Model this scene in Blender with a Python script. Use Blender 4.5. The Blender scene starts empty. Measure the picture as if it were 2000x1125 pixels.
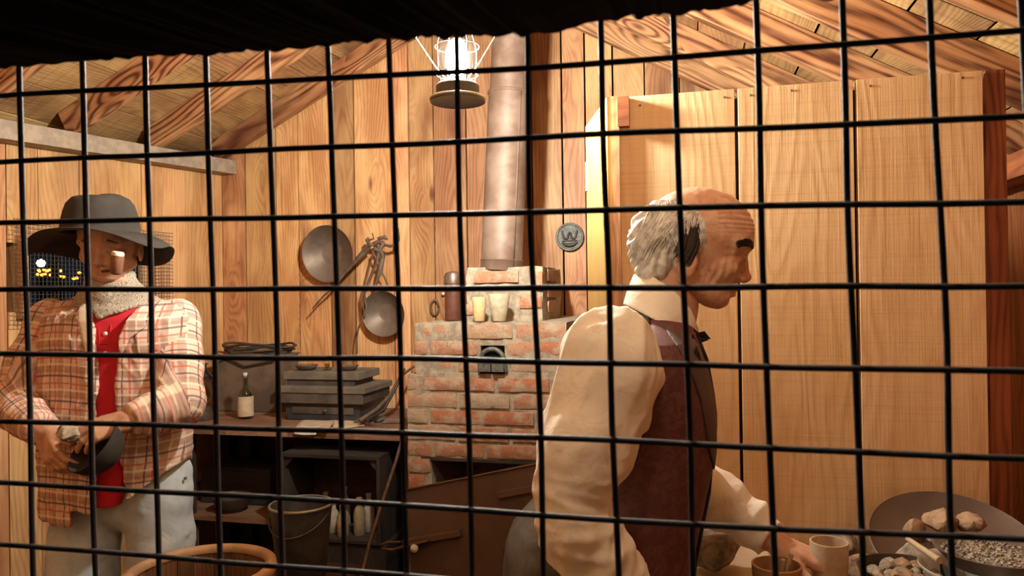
import bpy, math, random
import numpy as np
from mathutils import Vector, Matrix, noise as mnoise
random.seed(7)
S = bpy.context.scene
COL = S.collection

# ------------------------------------------------------------------ camera
FPX = 1450.0
YAW, PITCH, ROLL = math.radians(13.5), math.radians(0.3), math.radians(0.8)
CAM = Vector((0, 0, 1.45))
F0 = Vector((-math.sin(YAW), math.cos(YAW), 0)); R0 = Vector((math.cos(YAW), math.sin(YAW), 0))
Fw = F0 * math.cos(PITCH) + Vector((0, 0, 1)) * math.sin(PITCH)
Uu = R0.cross(Fw)
Rr = R0 * math.cos(ROLL) - Uu * math.sin(ROLL)
Up = Uu * math.cos(ROLL) + R0 * math.sin(ROLL)
cd = bpy.data.cameras.new('camera'); cam = bpy.data.objects.new('camera', cd); COL.objects.link(cam)
cd.sensor_width = 36; cd.lens = FPX / 2000 * 36; cd.clip_start = 0.02
M3 = Matrix((Rr, Up, -Fw)).transposed()
cam.matrix_world = Matrix.Translation(CAM) @ M3.to_4x4()
cd.dof.use_dof = True; cd.dof.focus_distance = 1.9; cd.dof.aperture_fstop = 13
S.camera = cam

def at(px, py, D=None, Y=None, X=None, Z=None):
    d = Fw + Rr * ((px - 1000) / FPX) + Up * ((562.5 - py) / FPX)
    if D is not None: t = D
    elif Y is not None: t = Y / d.y
    elif X is not None: t = X / d.x
    else: t = (Z - CAM.z) / d.z
    return CAM + d * t

# ------------------------------------------------------------------ world, exposure, lamp
w = bpy.data.worlds.new('night'); S.world = w; w.use_nodes = True
w.node_tree.nodes['Background'].inputs[0].default_value = (0.02, 0.025, 0.035, 1)
w.node_tree.nodes['Background'].inputs[1].default_value = 0.35
S.view_settings.view_transform = 'Standard'; S.view_settings.look = 'None'
S.view_settings.exposure = 0.0; S.view_settings.gamma = 1.0
LANT = at(893, 112, D=2.0)
LAMP_STRENGTH, LAMP_COL = 3000.0, (1.0, 0.93, 0.82)      # the lantern's glowing mantle is built further down
ld = bpy.data.lights.new('fill_light', 'POINT'); ld.energy = 10; ld.color = (1.0, 0.90, 0.76); ld.shadow_soft_size = 0.05  # added fill light without a visible source, brightens the near sleeve
FILL_POS = Vector((-0.12, 0.66, 2.24)); lo = bpy.data.objects.new('fill_light', ld); COL.objects.link(lo); lo.location = FILL_POS

# ------------------------------------------------------------------ generic helpers
def meta(o, label=None, cat=None, group=None, kind=None):
    if label: o['label'] = label
    if cat: o['category'] = cat
    if group: o['group'] = group
    if kind: o['kind'] = kind
    return o
def empty(name, loc, label, cat, group=None, rotz=0.0):
    o = bpy.data.objects.new(name, None); o.empty_display_size = 0.05
    o.location = loc; o.rotation_euler = (0, 0, rotz); COL.objects.link(o)
    meta(o, label, cat, group)
    bpy.context.view_layer.update()
    return o

class MB:
    """collects geometry in world coordinates"""
    def __init__(s): s.v = []; s.f = []; s.a = []
    def add(s, vs, fs, at_=None):
        n = len(s.v); s.v += [Vector(v) for v in vs]; s.f += [tuple(i + n for i in f) for f in fs]
        s.a += (at_ if at_ else [tuple(v) for v in vs])
        return s
    def box(s, c, size, u=(1, 0, 0), v=(0, 1, 0), w=None, wood=0, taper=1.0):
        u = Vector(u).normalized(); v = Vector(v).normalized(); w = u.cross(v) if w is None else Vector(w).normalized()
        c = Vector(c); hx, hy, hz = [k / 2 for k in size]
        vs = []; at_ = []; o = (random.random() * 40, random.random() * 40, random.random() * 40)
        for a in (-1, 1):
            for b in (-1, 1):
                for d in (-1, 1):
                    k = taper if d > 0 else 1
                    vs.append(c + u * a * hx * k + v * b * hy * k + w * d * hz)
                    l = (a * hx, b * hy, d * hz)
                    l = {0: l, 1: (l[1], l[0], l[2]), 2: (l[2], l[0], l[1])}[wood]
                    at_.append((l[0] + o[0], l[1] + o[1], l[2] + o[2]))
        s.add(vs, [(0, 1, 3, 2), (4, 6, 7, 5), (0, 4, 5, 1), (2, 3, 7, 6), (0, 2, 6, 4), (1, 5, 7, 3)], at_)
        return s
    def board(s, p0, p1, width, thick, side, offs=0.0):
        """plank from p0 to p1 (grain along), width along 'side'"""
        p0 = Vector(p0); p1 = Vector(p1); u = (p1 - p0); L = u.length; u.normalize()
        v = Vector(side); v = (v - u * v.dot(u)).normalized(); w_ = u.cross(v)
        return s.box((p0 + p1) / 2 + w_ * offs, (L, width, thick), u, v, w_)
    def tube(s, pts, r, n=8, caps=True, flat=1.0, up=None):
        pts = [Vector(p) for p in pts]; rs = r if isinstance(r, (list, tuple)) else [r] * len(pts)
        vs = []; fs = []; prev = None
        for i, p in enumerate(pts):
            t = (pts[min(i + 1, len(pts) - 1)] - pts[max(i - 1, 0)]).normalized()
            if prev is None:
                ref = Vector(up) if up else (Vector((0, 0, 1)) if abs(t.z) < 0.9 else Vector((1, 0, 0)))
                a = (ref - t * ref.dot(t)).normalized()
            else:
                a = (prev - t * prev.dot(t)).normalized()
            prev = a; b = t.cross(a)
            for k in range(n):
                an = 2 * math.pi * k / n
                vs.append(p + (a * math.cos(an) + b * math.sin(an) * flat) * rs[i])
        for i in range(len(pts) - 1):
            for k in range(n):
                k2 = (k + 1) % n
                fs.append((i * n + k, i * n + k2, (i + 1) * n + k2, (i + 1) * n + k))
        if caps:
            fs.append(tuple(range(n))[::-1]); fs.append(tuple(range((len(pts) - 1) * n, len(pts) * n)))
        return s.add(vs, fs)
    def lathe(s, prof, c, axis=(0, 0, 1), n=32, sx=1.0, jit=0.0):
        """prof: list of (r, h) along the axis from centre c"""
        ax = Vector(axis).normalized(); ref = Vector((1, 0, 0)) if abs(ax.x) < 0.8 else Vector((0, 1, 0))
        a = (ref - ax * ref.dot(ax)).normalized(); b = ax.cross(a); c = Vector(c)
        vs = []; fs = []
        for r, h in prof:
            for k in range(n):
                an = 2 * math.pi * k / n
                rr = max(r, 1e-4) * (1 + jit * mnoise.noise(Vector((math.cos(an) * 2, math.sin(an) * 2, h * 20))))
                vs.append(c + ax * h + a * math.cos(an) * rr * sx + b * math.sin(an) * rr)
        for i in range(len(prof) - 1):
            for k in range(n):
                k2 = (k + 1) % n
                fs.append((i * n + k, i * n + k2, (i + 1) * n + k2, (i + 1) * n + k))
        return s.add(vs, fs)
    def build(s, name, mat, parent=None, smooth=False, angle=None, bevel=0.0):
        me = bpy.data.meshes.new(name)
        inv = parent.matrix_world.inverted() if parent is not None else Matrix()
        vs = s.v
        org = Vector((0, 0, 0))
        if parent is None and vs:
            org = sum(vs, Vector()) / len(vs); org.z = min(v.z for v in vs)
            inv = Matrix.Translation(-org)
        me.from_pydata([inv @ v for v in vs], [], s.f)
        at_ = me.attributes.new('wood', 'FLOAT_VECTOR', 'POINT')
        at_.data.foreach_set('vector', [x for t in s.a for x in t])
        me.materials.append(mat)
        o = bpy.data.objects.new(name, me); COL.objects.link(o)
        if parent is not None: o.parent = parent
        else: o.location = org
        if smooth:
            for p in me.polygons: p.use_smooth = True
            if angle: me.set_sharp_from_angle(angle=math.radians(angle))
        if bevel:
            m = o.modifiers.new('bevel', 'BEVEL'); m.width = bevel; m.segments = 2; m.limit_method = 'ANGLE'
        me.validate(); me.update()
        bpy.context.view_layer.update()
        return o

# ------------------------------------------------------------------ materials
def newmat(name):
    m = bpy.data.materials.new(name); m.use_nodes = True; nt = m.node_tree
    return m, nt, nt.nodes['Principled BSDF']
def N(nt, t, **kw):
    n = nt.nodes.new(t)
    for k, v in kw.items():
        if k.startswith('_'): n.inputs[int(k[1:])].default_value = v
        else: setattr(n, k, v)
    return n
def math_(nt, op, a, b=None, c=None):
    n = nt.nodes.new('ShaderNodeMath'); n.operation = op
    for i, x in enumerate((a, b, c)):
        if x is None: continue
        if isinstance(x, (int, float)): n.inputs[i].default_value = x
        else: nt.links.new(x, n.inputs[i])
    return n.outputs[0]
def mix(nt, fac, a, b, mode='MIX'):
    n = nt.nodes.new('ShaderNodeMix'); n.data_type = 'RGBA'; n.blend_type = mode
    for i, x in ((0, fac), (6, a), (7, b)):
        if isinstance(x, (int, float)): n.inputs[i].default_value = x
        elif isinstance(x, tuple): n.inputs[i].default_value = (x[0], x[1], x[2], 1)
        else: nt.links.new(x, n.inputs[i])
    return n.outputs[2]
def scalev(nt, vec, s, off=None):
    n = nt.nodes.new('ShaderNodeVectorMath'); n.operation = 'MULTIPLY'; nt.links.new(vec, n.inputs[0]); n.inputs[1].default_value = s
    return n.outputs[0]
def noise(nt, vec, scale=1.0, detail=3, rough=0.55, dist=0.0):
    n = nt.nodes.new('ShaderNodeTexNoise'); n.inputs['Scale'].default_value = scale; n.inputs['Detail'].default_value = detail
    n.inputs['Roughness'].default_value = rough; n.inputs['Distortion'].default_value = dist
    nt.links.new(vec, n.inputs['Vector']); return n.outputs[0]
def maprange(nt, x, a, b, c=0.0, d=1.0):
    n = nt.nodes.new('ShaderNodeMapRange'); n.interpolation_type = 'SMOOTHSTEP'
    nt.links.new(x, n.inputs[0])
    for i, k in enumerate((a, b, c, d)): n.inputs[1 + i].default_value = k
    return n.outputs[0]
def bump(nt, bsdf, h, strength, dist=0.002):
    b = nt.nodes.new('ShaderNodeBump'); b.inputs['Strength'].default_value = strength; b.inputs['Distance'].default_value = dist
    nt.links.new(h, b.inputs['Height']); nt.links.new(b.outputs[0], bsdf.inputs['Normal'])

def wood(name, light, mid, dark, contrast=0.6, rough=0.6, ring=330.0, vary=0.35, saw=0.0, scorch=0.5, knots=1.0, swirl=1.0):
    m, nt, bs = newmat(name)
    a = N(nt, 'ShaderNodeAttribute', attribute_name='wood').outputs['Vector']
    geo = N(nt, 'ShaderNodeNewGeometry'); isl = geo.outputs['Random Per Island']
    sep = N(nt, 'ShaderNodeSeparateXYZ'); nt.links.new(a, sep.inputs[0])
    n1 = noise(nt, scalev(nt, a, (0.9, 5.0, 5.0)), 1.0, 2, 0.5, 0.3)
    vo = N(nt, 'ShaderNodeTexVoronoi'); vo.inputs['Scale'].default_value = 1.0
    nt.links.new(scalev(nt, a, (2.1, 6.5, 3.0)), vo.inputs['Vector'])
    sc = N(nt, 'ShaderNodeSeparateColor'); nt.links.new(vo.outputs['Color'], sc.inputs[0])
    on = math_(nt, 'GREATER_THAN', sc.outputs[0], 0.55)
    knot = math_(nt, 'MULTIPLY', maprange(nt, vo.outputs['Distance'], 0.03, 0.12, 1.0, 0.0), on)
    bulge = math_(nt, 'MULTIPLY', maprange(nt, vo.outputs['Distance'], 0.0, 0.55, 1.0, 0.0), on)
    ph = math_(nt, 'MULTIPLY', sep.outputs[1], ring)
    ph = math_(nt, 'ADD', ph, math_(nt, 'MULTIPLY', n1, 75.0 * swirl))
    ph = math_(nt, 'ADD', ph, math_(nt, 'MULTIPLY', bulge, 22.0 * swirl))
    sn = math_(nt, 'ADD', math_(nt, 'MULTIPLY', math_(nt, 'SINE', ph), 0.5), 0.5)
    ringv = math_(nt, 'POWER', sn, 1.8)
    fib = noise(nt, scalev(nt, a, (5.0, 210.0, 210.0)), 1.0, 3, 0.7)
    blot = noise(nt, scalev(nt, a, (2.2, 7.0, 7.0)), 1.0, 4, 0.6)
    c = mix(nt, maprange(nt, blot, 0.35, 0.65), light, mid)
    fr = math_(nt, 'MULTIPLY', ringv, maprange(nt, blot, 0.3, 0.68, contrast * 0.35, contrast))
    fr = math_(nt, 'ADD', fr, math_(nt, 'MULTIPLY', maprange(nt, fib, 0.42, 0.75), 0.30 * contrast + 0.06))
    c = mix(nt, fr, c, dark)
    burn = noise(nt, scalev(nt, a, (1.3, 3.1, 3.0)), 1.0, 3, 0.6, 0.4)
    c = mix(nt, maprange(nt, burn, 0.52, 0.72, 0.0, scorch), c, dark)
    kd = (dark[0] * 0.45, dark[1] * 0.4, dark[2] * 0.4)
    c = mix(nt, math_(nt, 'MULTIPLY', knot, 0.8 * knots), c, kd)
    if saw:
        sw = noise(nt, scalev(nt, a, (330.0, 2.0, 2.0)), 1.0, 2, 0.5)
        sw2 = noise(nt, scalev(nt, a, (18.0, 6.0, 3.0)), 1.0, 3, 0.6)
        c = mix(nt, math_(nt, 'MULTIPLY', maprange(nt, sw, 0.5, 0.7), math_(nt, 'MULTIPLY', sw2, saw)), c, dark)
    hsv = N(nt, 'ShaderNodeHueSaturation')
    nt.links.new(math_(nt, 'ADD', math_(nt, 'MULTIPLY', isl, vary), 1.0 - vary * 0.55), hsv.inputs['Value'])
    i2 = math_(nt, 'FRACT', math_(nt, 'MULTIPLY', isl, 7.31))
    nt.links.new(math_(nt, 'ADD', math_(nt, 'MULTIPLY', i2, 0.018), 0.491), hsv.inputs['Hue'])
    nt.links.new(c, hsv.inputs['Color']); nt.links.new(hsv.outputs[0], bs.inputs['Base Color'])
    bs.inputs['Roughness'].default_value = rough; bs.inputs['Specular IOR Level'].default_value = 0.3
    bump(nt, bs, math_(nt, 'ADD', math_(nt, 'MULTIPLY', ringv, 0.5), fib), 0.35, 0.0015)
    return m

def plain(name, col, rough=0.6, metal=0.0, var=0.25, scale=18.0, col2=None, bstr=0.2, bscale=90.0, spec=0.4):
    m, nt, bs = newmat(name)
    tc = N(nt, 'ShaderNodeTexCoord').outputs['Object']
    n1 = noise(nt, tc, scale, 5, 0.62)
    c2 = col2 if col2 else tuple(k * (1 - var) for k in col)
    c = mix(nt, maprange(nt, n1, 0.38, 0.62), col, c2)
    nt.links.new(c, bs.inputs['Base Color'])
    bs.inputs['Roughness'].default_value = rough; bs.inputs['Metallic'].default_value = metal
    bs.inputs['Specular IOR Level'].default_value = spec
    if bstr: bump(nt, bs, noise(nt, tc, bscale, 4, 0.6), bstr, 0.002)
    return m

W_BACK = wood('pine_wall', (0.71, 0.405, 0.185), (0.50, 0.235, 0.098), (0.17, 0.055, 0.025), 0.42, 0.5, vary=0.75, scorch=0.8, swirl=1.3)
W_LEFT = wood('pine_wall_left', (0.74, 0.44, 0.205), (0.56, 0.29, 0.125), (0.24, 0.095, 0.045), 0.42, 0.5, vary=0.4, scorch=0.4)
W_RAFT = wood('scorched_rafter', (0.70, 0.39, 0.17), (0.47, 0.215, 0.085), (0.10, 0.030, 0.012), 1.05, 0.5, ring=150.0, vary=0.25, scorch=0.75, swirl=1.0)
W_ROOF = wood('roof_board', (0.66, 0.39, 0.165), (0.44, 0.235, 0.10), (0.11, 0.045, 0.018), 0.45, 0.6, vary=0.45, saw=0.9, scorch=0.6)
W_DOOR = wood('pale_board', (0.80, 0.58, 0.31), (0.73, 0.50, 0.24), (0.40, 0.21, 0.085), 0.24, 0.55, ring=150.0, vary=0.08, saw=0.4, scorch=0.12)
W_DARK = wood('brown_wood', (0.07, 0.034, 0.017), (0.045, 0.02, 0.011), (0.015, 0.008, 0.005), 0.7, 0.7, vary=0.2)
W_RED = wood('red_board', (0.40, 0.14, 0.05), (0.26, 0.085, 0.03), (0.10, 0.03, 0.012), 0.8, 0.6, vary=0.2)
W_BENCH = wood('worn_bench_wood', (0.30, 0.17, 0.10), (0.2, 0.10, 0.055), (0.07, 0.035, 0.02), 0.6, 0.7, vary=0.4, saw=0.3)
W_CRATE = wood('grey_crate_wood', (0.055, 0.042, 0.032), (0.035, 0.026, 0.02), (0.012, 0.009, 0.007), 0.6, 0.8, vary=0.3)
W_TABLE = wood('table_wood', (0.26, 0.14, 0.07), (0.17, 0.085, 0.04), (0.06, 0.028, 0.015), 0.6, 0.6, vary=0.25)
W_KEG = wood('keg_wood', (0.24, 0.12, 0.06), (0.17, 0.08, 0.04), (0.07, 0.03, 0.015), 0.5, 0.5, vary=0.2)
PLATE = plain('grey_plate', (0.42, 0.33, 0.24), 0.8, var=0.35, col2=(0.30, 0.24, 0.19))
IRON = plain('black_iron', (0.055, 0.048, 0.042), 0.55, 0.5, col2=(0.10, 0.07, 0.05))
RUST = plain('rusty_iron', (0.17, 0.12, 0.09), 0.65, 0.35, col2=(0.11, 0.065, 0.045))
PANM = plain('dusty_steel', (0.22, 0.165, 0.125), 0.5, 0.35, col2=(0.16, 0.115, 0.088), scale=9)
PIPE = plain('flue_steel', (0.20, 0.135, 0.10), 0.55, 0.15, col2=(0.13, 0.075, 0.052), scale=7, bstr=0.08)
WIRE = plain('wire_paint', (0.13, 0.115, 0.105), 0.6, 0.25, var=0.3, bstr=0.3, bscale=300)
BLACKW = plain('charred_beam', (0.004, 0.004, 0.004), 0.95, 0.0, var=0.3, bstr=0.5, spec=0.05)
CLAY = plain('clay_tan', (0.62, 0.46, 0.24), 0.8, col2=(0.52, 0.37, 0.19), scale=30)
CLAYG = plain('clay_grey', (0.50, 0.42, 0.30), 0.8, col2=(0.40, 0.33, 0.22), scale=40)
CERAM = plain('stoneware', (0.55, 0.42, 0.28), 0.45, col2=(0.47, 0.34, 0.21), scale=40)
ENAM = plain('white_enamel', (0.72, 0.68, 0.60), 0.3, var=0.12, bstr=0.0)
GALV = plain('galvanised', (0.13, 0.12, 0.105), 0.45, 0.6, col2=(0.085, 0.08, 0.072), scale=14)
ROCKG = plain('grey_ore', (0.38, 0.30, 0.215), 0.85, col2=(0.18, 0.14, 0.105), scale=35, bstr=0.7, bscale=120)
ROCKB = plain('brown_ore', (0.38, 0.24, 0.135), 0.85, col2=(0.17, 0.10, 0.06), scale=30, bstr=0.6, bscale=120)
GRAV = plain('gravel', (0.42, 0.35, 0.26), 0.8, col2=(0.16, 0.13, 0.10), scale=120, bstr=0.7, bscale=250)
PAPER = plain('old_paper', (0.55, 0.42, 0.28), 0.8, var=0.2, bstr=0.05)
CLOTHW = plain('cream_cloth', (0.62, 0.50, 0.36), 0.9, var=0.15, bstr=0.2, scale=6)
SACK = plain('sack_cloth', (0.34, 0.22, 0.12), 0.9, var=0.3, bstr=0.4, bscale=200)
BAKE = plain('brown_enamel', (0.10, 0.06, 0.045), 0.35, 0.3, var=0.3, scale=5)
BELL = plain('rusty_sheet', (0.155, 0.092, 0.065), 0.65, 0.1, col2=(0.115, 0.065, 0.045), scale=4, bstr=0.15)
MEDAL = plain('grey_cast_iron', (0.17, 0.17, 0.15), 0.6, 0.4, col2=(0.09, 0.09, 0.08), scale=60)
MORTAR = plain('mortar', (0.40, 0.33, 0.24), 0.95, col2=(0.25, 0.20, 0.145), scale=28, bstr=0.9, bscale=70)
BLACKM = plain('shade_black', (0.006, 0.005, 0.005), 0.9, bstr=0.1, spec=0.1)  # near-black: painted shade in seams and arch, also dark things outside

def brickmat(name='brick'):
    m, nt, bs = newmat(name)
    geo = N(nt, 'ShaderNodeNewGeometry'); isl = geo.outputs['Random Per Island']
    tc = N(nt, 'ShaderNodeTexCoord').outputs['Object']
    r = N(nt, 'ShaderNodeValToRGB'); nt.links.new(isl, r.inputs[0]); e = r.color_ramp.elements
    e[0].position = 0; e[0].color = (0.42, 0.16, 0.08, 1); e[1].position = 1.0; e[1].color = (0.36, 0.16, 0.09, 1)
    for p, c in ((0.25, (0.36, 0.13, 0.065)), (0.45, (0.40, 0.22, 0.13)), (0.6, (0.36, 0.27, 0.18)), (0.8, (0.44, 0.21, 0.12))):
        x = e.new(p); x.color = (*c, 1)
    n1 = noise(nt, tc, 22, 5, 0.65)
    c = mix(nt, maprange(nt, n1, 0.42, 0.66, 0.0, 0.9), r.outputs[0], (0.44, 0.34, 0.24))
    n2 = noise(nt, tc, 45, 4, 0.7)
    c = mix(nt, maprange(nt, n2, 0.55, 0.75, 0.0, 0.7), c, (0.16, 0.075, 0.045))
    nt.links.new(c, bs.inputs['Base Color']); bs.inputs['Roughness'].default_value = 0.92
    bump(nt, bs, noise(nt, tc, 95, 5, 0.65), 0.8, 0.004)
    return m
BRICK = brickmat()

def glassy(name, tint=(0.9, 0.95, 0.95), alpha=0.82, rough=0.08):
    m, nt, bs = newmat(name); out = nt.nodes['Material Output']
    tr = N(nt, 'ShaderNodeBsdfTransparent'); tr.inputs[0].default_value = (*tint, 1)
    gl = N(nt, 'ShaderNodeBsdfGlossy'); gl.inputs['Roughness'].default_value = rough
    fr = N(nt, 'ShaderNodeLayerWeight'); fr.inputs[0].default_value = 1 - alpha
    mx = N(nt, 'ShaderNodeMixShader'); nt.links.new(fr.outputs['Facing'], mx.inputs[0])
    nt.links.new(tr.outputs[0], mx.inputs[1]); nt.links.new(gl.outputs[0], mx.inputs[2]); nt.links.new(mx.outputs[0], out.inputs[0])
    return m
GLASS = glassy('clear_glass')
BOTTLEG = glassy('bottle_glass', (0.55, 0.55, 0.45), 0.7)
def emit(name, col, s):
    m, nt, bs = newmat(name); bs.inputs['Base Color'].default_value = (*col, 1)
    bs.inputs['Emission Color'].default_value = (*col, 1); bs.inputs['Emission Strength'].default_value = s
    return m
FLAME = emit('flame', LAMP_COL, LAMP_STRENGTH)

def skinmat(name, a, b, c_):
    m, nt, bs = newmat(name); tc = N(nt, 'ShaderNodeTexCoord').outputs['Object']
    c = mix(nt, maprange(nt, noise(nt, tc, 26, 4, 0.6), 0.4, 0.62), a, b)
    c = mix(nt, maprange(nt, noise(nt, tc, 90, 3, 0.6), 0.55, 0.75, 0, 0.6), c, c_)
    nt.links.new(c, bs.inputs['Base Color']); bs.inputs['Roughness'].default_value = 0.5
    bs.inputs['Subsurface Weight'].default_value = 0.08; bs.inputs['Subsurface Radius'].default_value = (0.01, 0.004, 0.002)
    bump(nt, bs, noise(nt, tc, 160, 4, 0.6), 0.35, 0.0015)
    return m
SKIN_A = skinmat('wax_skin', (0.68, 0.43, 0.29), (0.58, 0.315, 0.20), (0.34, 0.135, 0.085))
SKIN_B = skinmat('wax_skin_tan', (0.50, 0.28, 0.17), (0.40, 0.20, 0.12), (0.28, 0.12, 0.07))
def fabric(name, col, col2=None, rough=0.9, scale=10, wr=0.3, sheen=0.0, wscale=14):
    m, nt, bs = newmat(name); tc = N(nt, 'ShaderNodeTexCoord').outputs['Object']
    n1 = noise(nt, tc, scale, 4, 0.6)
    c = mix(nt, maprange(nt, n1, 0.35, 0.65), col, col2 or tuple(k * 0.8 for k in col))
    nt.links.new(c, bs.inputs['Base Color']); bs.inputs['Roughness'].default_value = rough
    bs.inputs['Specular IOR Level'].default_value = 0.25
    bump(nt, bs, noise(nt, tc, wscale, 3, 0.5, 0.6), wr, 0.012)
    return m
SHIRT_A = fabric('ivory_shirt', (0.87, 0.80, 0.68), (0.82, 0.74, 0.61), wr=0.35, wscale=22)
VEST_A = None
VESTB = fabric('grey_satin', (0.085, 0.08, 0.085), (0.06, 0.055, 0.06), 0.45, wr=0.15)
LAPEL = fabric('brown_grey_satin', (0.115, 0.08, 0.07), (0.09, 0.06, 0.052), 0.5, wr=0.1)
BLACKC = fabric('black_ribbon', (0.006, 0.006, 0.008), rough=0.5, wr=0.1)
TROUS = fabric('grey_trousers', (0.12, 0.105, 0.085), (0.08, 0.07, 0.06), wr=0.3)
HAIR = fabric('white_hair', (0.84, 0.83, 0.79), (0.48, 0.46, 0.42), 0.6, scale=60, wr=0.0)
HAIRD = fabric('dark_grey_hair', (0.055, 0.045, 0.04), rough=0.7, wr=0.0)
BROW = fabric('eyebrow_hair', (0.075, 0.06, 0.05), (0.03, 0.025, 0.02), 0.8, scale=200, wr=0.5, wscale=300)
RED = fabric('red_knit', (0.52, 0.022, 0.035), (0.44, 0.016, 0.028), wr=0.15)
DENIM = fabric('faded_denim', (0.52, 0.58, 0.60), (0.36, 0.42, 0.46), scale=7, wr=0.5)
HATM = fabric('black_felt', (0.045, 0.036, 0.03), (0.03, 0.024, 0.02), 0.9, wr=0.1)
def brocade():
    m, nt, bs = newmat('maroon_brocade'); tc = N(nt, 'ShaderNodeTexCoord').outputs['Object']
    c = mix(nt, maprange(nt, noise(nt, tc, 55, 3, 0.6, 1.2), 0.45, 0.58), (0.105, 0.030, 0.027), (0.155, 0.052, 0.044))
    c = mix(nt, maprange(nt, noise(nt, tc, 9, 3, 0.6), 0.4, 0.65, 0, 0.4), c, (0.12, 0.045, 0.04))
    nt.links.new(c, bs.inputs['Base Color']); bs.inputs['Roughness'].default_value = 0.75
    bump(nt, bs, noise(nt, tc, 55, 3, 0.6, 1.2), 0.15, 0.002)
    return m
VEST_A = brocade()
def bandana():
    m, nt, bs = newmat('grey_patterned_cloth'); tc = N(nt, 'ShaderNodeTexCoord').outputs['Object']
    v = N(nt, 'ShaderNodeTexVoronoi'); v.inputs['Scale'].default_value = 70; nt.links.new(tc, v.inputs['Vector'])
    r = math_(nt, 'SINE', math_(nt, 'MULTIPLY', v.outputs['Distance'], 22.0))
    c = mix(nt, maprange(nt, r, -0.2, 0.5), (0.40, 0.33, 0.25), (0.19, 0.15, 0.115))
    nt.links.new(c, bs.inputs['Base Color']); bs.inputs['Roughness'].default_value = 0.9
    return m
BAND = bandana()
def plaid():
    m, nt, bs = newmat('plaid_cotton')
    a = N(nt, 'ShaderNodeAttribute', attribute_name='cloth').outputs['Vector']
    sep = N(nt, 'ShaderNodeSeparateXYZ'); nt.links.new(a, sep.inputs[0])
    def line(x, period, ph, w0):
        f = math_(nt, 'FRACT', math_(nt, 'ADD', math_(nt, 'DIVIDE', x, period), ph))
        d = math_(nt, 'ABSOLUTE', math_(nt, 'SUBTRACT', f, 0.5))
        return maprange(nt, d, w0 * 0.6, w0, 1.0, 0.0)
    c = (0.62, 0.45, 0.36)
    u, v = sep.outputs[0], sep.outputs[1]
    c = mix(nt, math_(nt, 'MULTIPLY', line(u, 0.088, 0.1, 0.17), 0.55), c, (0.33, 0.17, 0.13))
    c = mix(nt, math_(nt, 'MULTIPLY', line(v, 0.072, 0.3, 0.16), 0.55), c, (0.30, 0.18, 0.13))
    for p, ph, wd, col, st in ((0.088, 0.62, 0.035, (0.10, 0.05, 0.05), 0.8), (0.088, 0.36, 0.045, (0.55, 0.07, 0.04), 0.75), (0.088, 0.95, 0.04, (0.80, 0.66, 0.48), 0.6)):
        c = mix(nt, math_(nt, 'MULTIPLY', line(u, p, ph, wd), st), c, col)
    for p, ph, wd, col, st in ((0.072, 0.55, 0.05, (0.10, 0.05, 0.05), 0.75), (0.072, 0.85, 0.05, (0.58, 0.13, 0.05), 0.6), (0.072, 0.1, 0.045, (0.82, 0.70, 0.52), 0.6), (0.036, 0.2, 0.05, (0.25, 0.12, 0.1), 0.4)):
        c = mix(nt, math_(nt, 'MULTIPLY', line(v, p, ph, wd), st), c, col)
    nt.links.new(c, bs.inputs['Base Color']); bs.inputs['Roughness'].default_value = 0.85
    tc = N(nt, 'ShaderNodeTexCoord').outputs['Object']
    bump(nt, bs, noise(nt, tc, 16, 3, 0.55, 0.8), 0.45, 0.012)
    return m
PLAID = plaid()

# ------------------------------------------------------------------ setting
YB = 3.4                                    # back wall
XL = -2.36                                  # left wall
XR = 0.98                                   # right wall
YF = 0.50                                   # front wall with the wire mesh
RIDX, RIDZ = -0.885, 2.87
ML, MR = 0.50, 0.565                        # roof slopes
SPL = math.tan(math.radians(5.0)); SC, SS = math.cos(math.radians(5.0)), math.sin(math.radians(5.0))
def wl(y): return XL - (YB - y) * SPL      # left wall splays outward toward the viewer
def roofz(x): return RIDZ - ML * (RIDX - x) if x < RIDX else RIDZ - MR * (x - RIDX)

def plank_wall(name, mat, origin, along, length, height_fn, normal, wmin=0.12, wmax=0.17, holes=(), thick=0.02, gap=0.003, seams=None, z0=0.0):
    mb = MB(); s = 0.0; along = Vector(along); nrm = Vector(normal)
    widths = []
    if seams:
        widths = [b - a for a, b in zip(seams[:-1], seams[1:])]
    i = 0
    while s < length - 0.01:
        wd = widths[i] if i < len(widths) else random.uniform(wmin, wmax)
        wd = min(wd, length - s); i += 1
        if wd < 0.02: break
        c0 = s + wd / 2
        spans = [(z0, None)]
        for (h0, h1, za, zb) in holes:
            if h0 < c0 < h1: spans = [(z0, za), (zb, None)]
        for (a, b) in spans:
            g = gap * random.uniform(0.7, 1.4)
            ofs = random.uniform(-0.002, 0.002)
            ax = s + g / 2; bx = s + wd - g / 2
            za1 = height_fn(ax) if b is None else b; zb1 = height_fn(bx) if b is None else b
            if max(za1, zb1) <= a: continue
            P = Vector(origin)
            o = (random.random() * 40, random.random() * 40, random.random() * 40)
            vs = []; at_ = []
            for d in (0, thick):
                for (q, z) in ((ax, a), (bx, a), (bx, zb1), (ax, za1)):
                    vs.append(P + along * q + nrm * (ofs + d) + Vector((0, 0, z)))
                    at_.append((z + o[0], q + o[1], d + o[2]))
            mb.add(vs, [(0, 1, 2, 3), (7, 6, 5, 4), (0, 4, 5, 1), (1, 5, 6, 2), (2, 6, 7, 3), (3, 7, 4, 0)], at_)
        s += wd
    return meta(mb.build(name, mat), kind='structure')

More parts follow.
